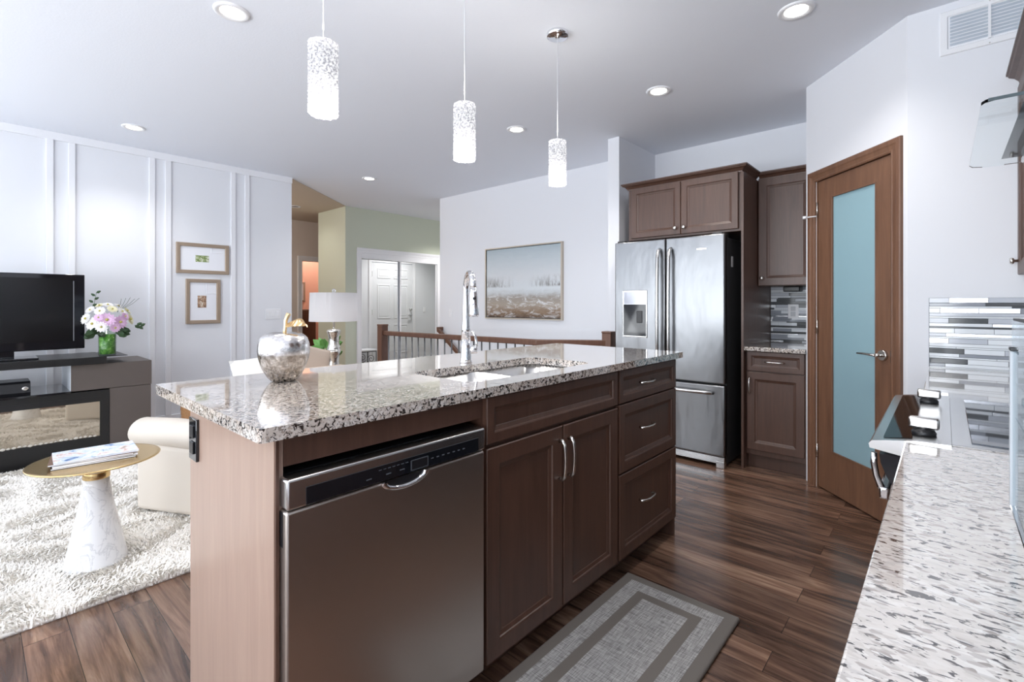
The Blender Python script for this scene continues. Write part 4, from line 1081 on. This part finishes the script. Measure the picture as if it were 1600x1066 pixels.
def leaves(name, pts, mtl, parent, size=.035):
    for p, d in pts:
        bm = bmesh.new(); p = Vector(p); d = Vector(d).normalized(); s = d.cross(Vector((.3, 1, .2))).normalized() * size * .3; u = s.cross(d).normalized() * size * .1
        vs = [bm.verts.new(v) for v in (p, p + d * size * .35 + s + u, p + d * size * .75 + s * .7 + u, p + d * size, p + d * size * .75 - s * .7 + u, p + d * size * .35 - s + u)]
        bm.faces.new(vs[:4] + []); bm.faces.new([vs[0], vs[3], vs[4], vs[5]])
        obj(name, bm, mtl, parent, solid=False)
lp = []
for k in range(20):
    a = rnd.uniform(-PI, 0.2); lp.append((c0 + Vector((.07 * math.cos(a), .07 * math.sin(a), -.075 + rnd.uniform(-.02, .02))), (math.cos(a), math.sin(a), rnd.uniform(-.5, .1))))
leaves('leaf', lp, M['darkleaf'], t, .085)
leaves('leaf', [(c0 + Vector((-.10 + .006 * k, -.05, .13 + .026 * k)), (-.6 if k % 2 else .8, 0, .5)) for k in range(5)], M['darkleaf'], t, .035)
leaves('leaf', [(c0 + Vector((.17 + .012 * k, -.05, -.03 - .004 * k)), (.8, 0, .5 if k % 2 else -.7)) for k in range(4)], M['darkleaf'], t, .045)
obj('twig', TB([c0 + Vector((-.07, -.04, .06)), c0 + Vector((-.09, -.05, .14)), c0 + Vector((-.075, -.05, .24))], .0015, 5), M['darkleaf'], t)
for k in range(5):
    obj('twig', TB([c0 + Vector((.06, -.02, .08)), c0 + Vector((.08 + .02 * k, -.03, .15)), c0 + Vector((.085 + .03 * k, -.03, .19 + .006 * (k % 3)))], .0013, 5), M['darkleaf'], t)

# ================================================================= RUG
def shag(name, x0, x1, y0, y1, n, h, m, label):
    rs = np.random.RandomState(3)
    X = rs.uniform(x0, x1, n); Y = rs.uniform(y0, y1, n)
    jit = rs.uniform(0, .012, n); Y = np.where(Y < y0 + .03, Y - jit, Y)
    # clumps: lean direction from a smooth pseudo noise
    ang = 3.0 * np.sin(X * 9.1 + 1.3 * np.sin(Y * 7.7)) + 2.2 * np.cos(Y * 11.3 + 1.7 * np.sin(X * 5.9)) + rs.normal(0, 1.1, n)
    ln = h * rs.uniform(.8, 1.35, n); lean = rs.uniform(.2, .8, n)
    wd = rs.uniform(.0022, .0040, n)
    dx, dy = np.cos(ang), np.sin(ang); sx, sy = -dy, dx
    V = np.zeros((n, 5, 3)); z0 = .006
    V[:, 0] = np.stack([X - sx * wd, Y - sy * wd, np.full(n, z0)], 1); V[:, 1] = np.stack([X + sx * wd, Y + sy * wd, np.full(n, z0)], 1)
    mx_, my_ = X + dx * ln * lean * .4, Y + dy * ln * lean * .4
    V[:, 2] = np.stack([mx_ + sx * wd, my_ + sy * wd, z0 + ln * .6], 1); V[:, 3] = np.stack([mx_ - sx * wd, my_ - sy * wd, z0 + ln * .6], 1)
    V[:, 4] = np.stack([X + dx * ln * lean, Y + dy * ln * lean, z0 + ln * .75], 1)
    base = 8
    bv = np.array([[x0, y0, 0], [x1, y0, 0], [x1, y1, 0], [x0, y1, 0], [x0, y0, .014], [x1, y0, .014], [x1, y1, .014], [x0, y1, .014]])
    verts = np.concatenate([bv, V.reshape(-1, 3)])
    bf = [3, 2, 1, 0, 4, 5, 6, 7, 0, 1, 5, 4, 1, 2, 6, 5, 2, 3, 7, 6, 3, 0, 4, 7]
    idx = np.arange(n) * 5 + base
    q = np.stack([idx, idx + 1, idx + 2, idx + 3], 1); tr = np.stack([idx + 3, idx + 2, idx + 4], 1)
    loops = np.concatenate([bf, q.ravel(), tr.ravel()]).astype(np.int32)
    tot = np.concatenate([np.full(6, 4), np.full(n, 4), np.full(n, 3)]).astype(np.int32)
    st_ = np.concatenate([[0], np.cumsum(tot)[:-1]]).astype(np.int32)
    me = bpy.data.meshes.new(name); me.vertices.add(len(verts)); me.vertices.foreach_set('co', verts.ravel())
    me.loops.add(len(loops)); me.loops.foreach_set('vertex_index', loops); me.polygons.add(len(tot)); me.polygons.foreach_set('loop_start', st_)
    me.update(calc_edges=True); me.validate(); me.materials.append(m)
    o = bpy.data.objects.new(name, me); C.objects.link(o)
    tag(o, label, 'rug'); return o
shag('shag_rug', -1.0, 1.15, 2.555, 4.93, 170000, .034, M['rug'], 'large cream white shag rug on the living room floor')

# accent table
TX, TY = 0.392, 2.94
t = thing('accent_table', 'round brass topped accent table with white marble cone base on the rug', 'side table', (TX, TY, 0))
obj('marble_base', LA([(0.0, .012), (.118, .012), (.120, .018), (.112, .05), (.088, .17), (.064, .29), (.050, .385), (.0475, .412), (0, .412)], TX, TY, 0, 48, cap=False), M['marble'], t)
obj('brass_band', LA([(.0, .412), (.0495, .412), (.0505, .415), (.0505, .438), (.0495, .441), (0, .441)], TX, TY, 0, 48, cap=False), M['gold'], t)
obj('marble_neck', LA([(.0, .441), (.046, .441), (.044, .470), (.046, .486), (0, .486)], TX, TY, 0, 48, cap=False), M['marble'], t)
obj('table_top', LA([(.0, .486), (.06, .486), (.20, .490), (.240, .4955), (.242, .499), (.240, .5015), (.222, .5005), (0, .5005)], TX, TY, 0, 72, cap=False), M['gold'], t)
covers = [('magazine with colourful white cover lying on top of the accent table stack', M['cover_a']), ('second magazine down with brown edge in the accent table stack', mat('brown cover', lin(110, 84, 70), 0.4)),
          ('third magazine down with white cover in the accent table stack', M['paper']), ('bottom magazine of the stack, resting on the brass table top', mat('black cover', lin(40, 38, 38), 0.3))]
rnd = random.Random(2)
for k, (lb, cm) in enumerate(covers):
    zz = .5012 + .0075 * (3 - k); ang = math.radians(-6 + rnd.uniform(-3, 3))
    mx = Matrix.Translation((TX - .005 + rnd.uniform(-.006, .006), TY + .015, zz)) @ Matrix.Rotation(ang, 4, 'Z')
    t = thing('magazine', lb, 'magazine', (TX, TY, zz), group='magazines stacked on the brass table')
    obj('pages', BX(-.145, .145, -.105, .105, .0008, .0062, mx=mx), M['paper'], t)
    bm = bmesh.new(); box(bm, -.147, .147, -.107, .107, .0062, .0070, mx=mx); box(bm, -.147, .147, -.107, .107, 0, .0008, mx=mx); box(bm, -.147, .147, .1062, .107, .0008, .0062, mx=mx)
    obj('cover', bm, cm, t)

# cream armchair with rolled arm
def soft(bm, name, mtl, t, lv=2):
    o = obj(name, bm, mtl, t); m = o.modifiers.new('s', 'SUBSURF'); m.levels = lv; m.render_levels = lv
    for f in o.data.polygons: f.use_smooth = True
    return o
CA = Vector((0.632, 3.470)); cd = Vector((0.46, -0.888)).normalized(); cn = Vector((0.888, 0.46)).normalized()
CMX = Matrix(((cd.x, cn.x, 0, CA.x), (cd.y, cn.y, 0, CA.y), (0, 0, 1, 0), (0, 0, 0, 1)))
t = thing('armchair', 'cream upholstered armchair with a fat rolled arm between island and console', 'armchair', (1.2, 3.4, 0))
bm = bmesh.new(); box(bm, 0.0, 0.80, 0.0, 0.62, 0.035, 0.42, 0.03, 3, mx=CMX); obj('base', bm, M['whitefab'], t)
bm = bmesh.new()
tube(bm, [CMX @ Vector(p) for p in ((-.045, .075, .470), (-.03, .075, .470), (.20, .075, .474), (.45, .075, .462), (.70, .075, .455), (.83, .075, .455), (.845, .075, .455))], [.060, .094, .098, .098, .098, .094, .060], 28, flat=.82)
obj('rolled_arm', bm, M['whitefab'], t)
bm = bmesh.new(); tube(bm, [CMX @ Vector((-.03, .075 + .07 * math.cos(a), .470 + .06 * math.sin(a))) for a in [2 * PI * k / 20 for k in range(20)]], .004, 6, closed=True); obj('piping', bm, M['whitefab'], t)
bm = bmesh.new()
tube(bm, [CMX @ Vector(p) for p in ((0.0, .55, .455), (.40, .55, .462), (.80, .55, .455))], [.07, .075, .07], 24, flat=.85); obj('rolled_arm', bm, M['whitefab'], t)
bm = bmesh.new(); box(bm, 0.10, 0.78, 0.17, 0.48, 0.40, 0.50, 0.035, 3, mx=CMX); obj('seat_cushion', bm, M['whitefab'], t)
bm = bmesh.new(); box(bm, 0.62, 0.80, 0.02, 0.60, 0.40, 0.60, 0.05, 3, mx=CMX); obj('back', bm, M['whitefab'], t)
for a, b in ((.05, .05), (.75, .05), (.05, .56), (.75, .56)):
    p = CMX @ Vector((a, b, 0)); obj('foot', LA([(.022, 0.012), (.026, .06)], p.x, p.y, 0, 14), M['black'], t)

t = thing('woven_basket', 'tall woven cane basket against the panelled wall behind the cream armchair', 'basket', (1.33, 4.75, 0))
bm = bmesh.new(); prof = []
for k in range(25): prof.append((.13 + .03 * k / 24 + (.004 if k % 2 else 0), .0 + .42 * k / 24))
prof = [(0, 0)] + prof + [(.148, .42), (.12, .02), (0, .02)]
obj('body', LA(prof, 1.33, 4.75, 0, 36, cap=False), M['basket'], t)
obj('rim', TB([(1.33 + .158 * math.cos(a), 4.75 + .158 * math.sin(a), .42) for a in [2 * PI * k / 28 for k in range(28)]], .009, 8, closed=True), M['basket'], t)

# beige chair behind the island, with cushions
t = thing('upholstered_chair', 'beige upholstered club chair seen over the island countertop beside the table lamp', 'armchair', (1.72, 3.85, 0))
bm = bmesh.new(); box(bm, 1.30, 2.06, 3.48, 4.22, 0.10, 0.44, 0.03, 3); obj('base', bm, M['beigefab'], t)
bm = bmesh.new(); box(bm, 1.34, 2.02, 3.44, 3.64, 0.40, 0.735, 0.05, 3); obj('back', bm, M['beigefab'], t)
bm = bmesh.new(); box(bm, 1.86, 2.08, 3.50, 4.22, 0.40, 0.66, 0.05, 3); obj('arm', bm, M['beigefab'], t)
bm = bmesh.new(); box(bm, 1.28, 1.48, 3.50, 4.22, 0.40, 0.64, 0.05, 3); obj('arm', bm, M['beigefab'], t)
bm = bmesh.new(); box(bm, 1.48, 1.86, 3.64, 4.20, 0.43, 0.54, 0.04, 3); obj('seat_cushion', bm, M['beigefab'], t)
for x in (1.36, 2.0):
    for y in (3.54, 4.16): obj('leg', LA([(.014, 0), (.02, .11)], x, y, 0, 12), M['black'], t)
def cushion(name, w_, h_, d_, mx, mtl, label, loc):
    bm = bmesh.new(); N = 10; g = {}
    for s in (1, -1):
        for i in range(N + 1):
            for j in range(N + 1):
                u, v = i / N * 2 - 1, j / N * 2 - 1
                edge = (1 - u ** 4) * (1 - v ** 4); pin = 1 - .08 * (1 - v * v) * abs(u) ** 3
                if s == -1 and (i in (0, N) or j in (0, N)): g[s, i, j] = g[1, i, j]; continue
                g[s, i, j] = bm.verts.new((u * w_ / 2 * (1 - .06 * (1 - v * v)), s * d_ / 2 * edge ** .5, v * h_ / 2 * (1 - .06 * (1 - u * u))))
    for s in (1, -1):
        for i in range(N):
            for j in range(N):
                q = [g[s, i, j], g[s, i + 1, j], g[s, i + 1, j + 1], g[s, i, j + 1]]
                f = bm.faces.new(q if s == -1 else q[::-1]); f.smooth = True
    bm.transform(mx)
    return one(name, bm, mtl, label, 'cushion', loc)
cushion('throw_cushion', 0.46, 0.42, 0.13, Matrix.Translation((1.78, 3.775, 0.70)) @ Matrix.Rotation(.25, 4, 'Y') @ Matrix.Rotation(-.35, 4, 'X') @ Matrix.Rotation(.2, 4, 'Z'), M['beigefab'], 'beige throw cushion leaning in the club chair in front of the table lamp', (1.78, 3.72, .5))
cushion('throw_cushion', 0.40, 0.36, 0.14, Matrix.Translation((1.44, 3.755, 0.655)) @ Matrix.Rotation(-.1, 4, 'Y') @ Matrix.Rotation(-.2, 4, 'X'), M['rug'], 'fluffy white throw cushion left of the silver apple ornament', (1.44, 3.70, .5))

# end table, lamp, plant
LX, LY = 2.235, 4.20
t = thing('end_table', 'dark wooden end table carrying the table lamp behind the club chair', 'side table', (LX, LY, 0))
obj('top', BX(LX - .14, LX + .32, LY - .24, LY + .28, .56, .59, .004), M['rail'], t)
for a in (-.12, .30):
    for b in (-.22, .26): obj('leg', BX(LX + a - .018, LX + a + .018, LY + b - .018, LY + b + .018, 0, .56), M['rail'], t)
t = thing('table_lamp', 'table lamp with white drum shade and stacked mercury glass base', 'lamp', (LX, LY, .59))
obj('base_plate', LA([(0, 0), (.062, 0), (.062, .012), (.05, .018), (0, .018)], LX, LY, .59, 32, cap=False), M['steelflat'], t)
prof = [(.04, .018)]
for s in range(2):
    z = .018 + s * .185
    for k in range(13):
        u = k / 12 * 2 - 1; prof.append((.046 + .024 * abs(u) ** 2.2 - (.012 if k in (0, 12) else 0), z + .185 * k / 12))
prof += [(.03, .395), (0, .40)]
merc = mat('silvered lamp glass', (0.80, 0.77, 0.72, 1), 0.1, 0.95, bump=(50, .3, .004))
obj('glass_body', LA(prof, LX, LY, .59, 36, cap=False), merc, t)
obj('stem', LA([(0, .39), (.008, .40), (.008, .72), (0, .72)], LX, LY, .59, 12, cap=False), M['nickel'], t)
bm = LA([(.214, 1.058 - .59), (.206, 1.318 - .59)], LX, LY, .59, 64, cap=False)
bmesh.ops.solidify(bm, geom=bm.faces[:], thickness=.002); obj('lamp_shade', bm, M['lampshade'], t)
obj('finial', LA([(0, .718), (.008, .722), (.012, .735), (.020, .748), (.012, .765), (0, .768)], LX, LY, .59, 16, cap=False), M['glass'], t)
obj('bulb', LA([(0, .60), (.03, .62), (.03, .66), (.012, .69), (0, .69)], LX, LY, .59, 16, cap=False), M['white'], t)
d = bpy.data.lights.new('lamp', 'POINT'); d.energy = 1.3; d.color = (1, .97, .94); d.shadow_soft_size = .05
o = bpy.data.objects.new('lamp', d); C.objects.link(o); o.parent = t; o.location = (0, 0, .58)
bm = bmesh.new()
for k in range(3):
    a = 2 * PI * k / 3; tube(bm, [(LX, LY, .59 + .70), (LX + .205 * math.cos(a), LY + .205 * math.sin(a), .59 + .71)], .002, 6)
obj('spider', bm, M['nickel'], t)
t = thing('potted_plant', 'small leafy green plant on the end table left of the lamp base', 'plant', (LX + .02, LY + .17, .59))
PX_, PY_ = LX + .02, LY + .17
obj('pot', LA([(0, 0), (.045, 0), (.055, .09), (.048, .09), (0, .08)], PX_, PY_, .59, 24, cap=False), M['white'], t)
rnd = random.Random(5); lp = []
for k in range(26):
    a = rnd.uniform(0, 2 * PI); el = rnd.uniform(.3, 1.3)
    lp.append((Vector((PX_ + .04 * math.cos(a), PY_ + .04 * math.sin(a), .68 + rnd.uniform(0, .16))), (math.cos(a) * 1.1, math.sin(a), el)))
leaves('leaf', lp, mat('bright leaf', lin(106, 158, 84), 0.45), t, .12)

# ================================================================= STAIR RAILING
t = thing('stair_railing', 'brown wooden stair railing with square newel posts and thin metal balusters', 'railing', (3.3, 4.0, 0))
def newel(x, y, rz=0):
    mx = T(x, y, 0, rz); bm = bmesh.new(); box(bm, -.045, .045, -.045, .045, 0, .955, .002, mx=mx)
    o = obj('newel_post', bm, M['rail'], t)
    bm = bmesh.new(); box(bm, -.049, .049, -.049, .049, .9555, .972, .004, mx=mx); obj('cap', bm, M['rail'], o)
newel(3.30, 5.03); newel(3.805, 2.24)
R1_, R2_, R3_ = Vector((3.305, 4.98, .868)), Vector((3.430, 2.760, .868)), Vector((3.78, 2.27, .868))
def railbar(a, b, w_, h_, mtl, name, ext=0):
    d = (b - a); L = d.length; bm = bmesh.new(); box(bm, -ext, L + ext, -w_ / 2, w_ / 2, -h_ / 2, h_ / 2, .008, 3)
    mx = Matrix.Translation(a) @ d.to_track_quat('X', 'Z').to_matrix().to_4x4(); bm.transform(mx); return obj(name, bm, mtl, t)
railbar(R1_, R2_, .058, .052, M['rail'], 'handrail', .012); railbar(R2_, R3_, .058, .052, M['rail'], 'handrail', .012)
def bals(a, b, n):
    for k in range(n):
        p = a.lerp(b, (k + .6) / n); obj('baluster', TB([(p.x, p.y, 0.0), (p.x, p.y, .845)], .0075, 8), M['baluster'], t)
bals(R1_, R2_, 21); bals(R2_, R3_, 5)
t = thing('wall_handrail', 'short sloping brown handrail bracketed to the stairwell wall', 'handrail', (4.40, 5.0, .8))
railbar(Vector((4.37, 5.29, .855)), Vector((4.37, 3.9, -.15)), .042, .052, M['rail'], 'rail')
obj('bracket', TB([(4.37, 5.16, .74), (4.40, 5.16, .68), (4.45, 5.16, .68)], .008, 8), M['rail'], t)
obj('rail_end', BX(4.352, 4.448, 5.268, 5.312, .84, .892, .006), M['rail'], t)
obj('bracket', TB([(4.37, 4.2, .04), (4.40, 4.2, .0), (4.45, 4.2, .0)], .008, 8), M['rail'], t)

# ================================================================= CLOSET MIRROR DOORS, ENTRY DOOR
D = bpy.data.objects.new('door_2', None); C.objects.link(D); D.location = (4.83, 6.8, 0); D['kind'] = 'structure'
ROOTM['door_2'] = Matrix.Translation((-4.83, -6.8, 0))
casing(4.075, 5.590, 2.010, 0.082, T(0, 6.8, 0), M['trim'], D)
bm = bmesh.new(); box(bm, 4.076, 5.589, 6.790, 6.800, 1.925, 2.010); obj('track_fascia', bm, M['trim'], D)
for x0, x1, y in ((4.082, 4.86, 6.840), (4.80, 5.584, 6.808)):
    p = obj('sliding_mirror', BX(x0 + .02, x1 - .02, y, y + .005, .03, 1.922), M['mirror'], D)
    bm = bmesh.new(); box(bm, x0, x0 + .022, y - .004, y + .018, .01, 1.924); box(bm, x1 - .022, x1, y - .004, y + .018, .01, 1.924); box(bm, x0 + .022, x1 - .022, y - .004, y + .018, .01, .03); box(bm, x0 + .022, x1 - .022, y - .004, y + .018, 1.918, 1.924)
    obj('panel_frame', bm, M['trim'], p)
obj('jamb_gap', BX(5.5845, 5.5895, 6.812, 6.83, .01, 1.924), M['black'], D)

D = bpy.data.objects.new('door_3', None); C.objects.link(D); D.location = (5.68, 5.35, 0); D['kind'] = 'structure'
ROOTM['door_3'] = Matrix.Translation((-5.68, -5.35, 0))
MX3 = T(6.14, 5.35, 0, PI)     # local x runs toward -X, faces +Y
casing(0.0, 0.92, 2.035, 0.075, MX3, M['trim'], D)
bm = bmesh.new(); box(bm, 0.004, 0.916, 0.0, 0.044, 0.01, 2.03)
for c in range(2):
    for z, h in ((0.22, .58), (.92, .68), (1.72, .20)):
        x = .12 + c * .38
        rings_panel(bm, .30, h, [(0, -.001), (.004, -.007), (.02, -.007), (.035, -.001), (.045, -.005), (.05, -.006)], 0, 0)
        bm.verts.ensure_lookup_table()
        for v in bm.verts[-24:]: v.co.x += x; v.co.z += z
bm.transform(MX3); sl = obj('door_slab', bm, mat('white door paint', lin(226, 228, 232), 0.4), D)
for z in (.98, 1.10):
    bm = TB([(.055, 0, z), (.055, -.035, z)], [.026, .024], 20)
    if z < 1: tube(bm, [(.055, -.045, z), (.15, -.048, z)], .009, 10)
    bm.transform(MX3); obj('lever_handle' if z < 1 else 'deadbolt', bm, M['steelflat'], sl)
for z in (.25, 1.05, 1.80):
    obj('hinge', BX(0.913, 0.921, -.008, .004, z - .05, z + .05, mx=MX3), M['nickel'], D)
switch('light_switch', -.035, .035, 1.03, 1.145, 1, T(6.45, 5.35, 0, PI), 'white switch beside the entry door, seen in the closet mirror', (6.45, 5.35, 1.09))

t = thing('entry_bench', 'low entry bench with pale top and scrolled black iron frame, seen in the closet mirror', 'bench', (4.85, 5.56, 0))
obj('seat', BX(4.62, 5.10, 5.40, 5.72, .335, .362, .004), M['white'], t)
for y in (5.41, 5.71):
    bm = bmesh.new()
    for x in (4.63, 5.09): tube(bm, [(x, y, 0), (x, y, .334)], .008, 8)
    tube(bm, [(4.63, y, .325), (5.09, y, .325)], .007, 8); tube(bm, [(4.63, y, .06), (5.09, y, .06)], .006, 8)
    for c in (4.74, 4.98):
        tube(bm, [(c + (.012 + .085 * k / 24) * math.cos(k * .5), y, .19 + (.012 + .085 * k / 24) * math.sin(k * .5)) for k in range(25)], .005, 6)
    obj('iron_frame', bm, M['iron'], t)

# hall door casing and the room beyond
o = casing(3.972, 4.80, 1.990, 0.085, T(0, 8.598, 0), M['trim'], None)
o['kind'] = 'structure'; o.name = 'trim_%d' % (TRIM_N + 1)
t = thing('coat_cupboard', 'tall narrow brown timber cupboard standing inside the pink room', 'cupboard', (4.35, 9.5, 0))
obj('body', BX(4.12, 4.62, 9.40, 9.78, 0.0, 1.10, .004), M['basket'] if False else M['rail'], t)
obj('door', BX(4.13, 4.37, 9.385, 9.40, .03, 1.08, .003), M['rail'], t)
obj('door', BX(4.375, 4.61, 9.385, 9.40, .03, 1.08, .003), M['rail'], t)
t = thing('framed_picture', 'small pale framed print hanging in the pink room beyond the hall', 'picture', (4.55, 9.79, 1.3))
picture_frame(0.30, 0.40, 0.03, T(4.28, 9.80, 1.26), t, M['frame'], matw=1, art=M['photo_brown'], aw=0.14, ah=0.2, ax=0.08, az=0.10)
t = thing('towel_hook', 'small dark hook rail on the wall of the pink room', 'hook', (4.1, 9.79, 1.75))
obj('bar', BX(4.02, 4.16, 9.785, 9.80, 1.74, 1.77, .002), M['black'], t)
obj('peg', TB([(4.09, 9.79, 1.745), (4.09, 9.75, 1.735), (4.09, 9.745, 1.76)], .005, 8), M['black'], t)
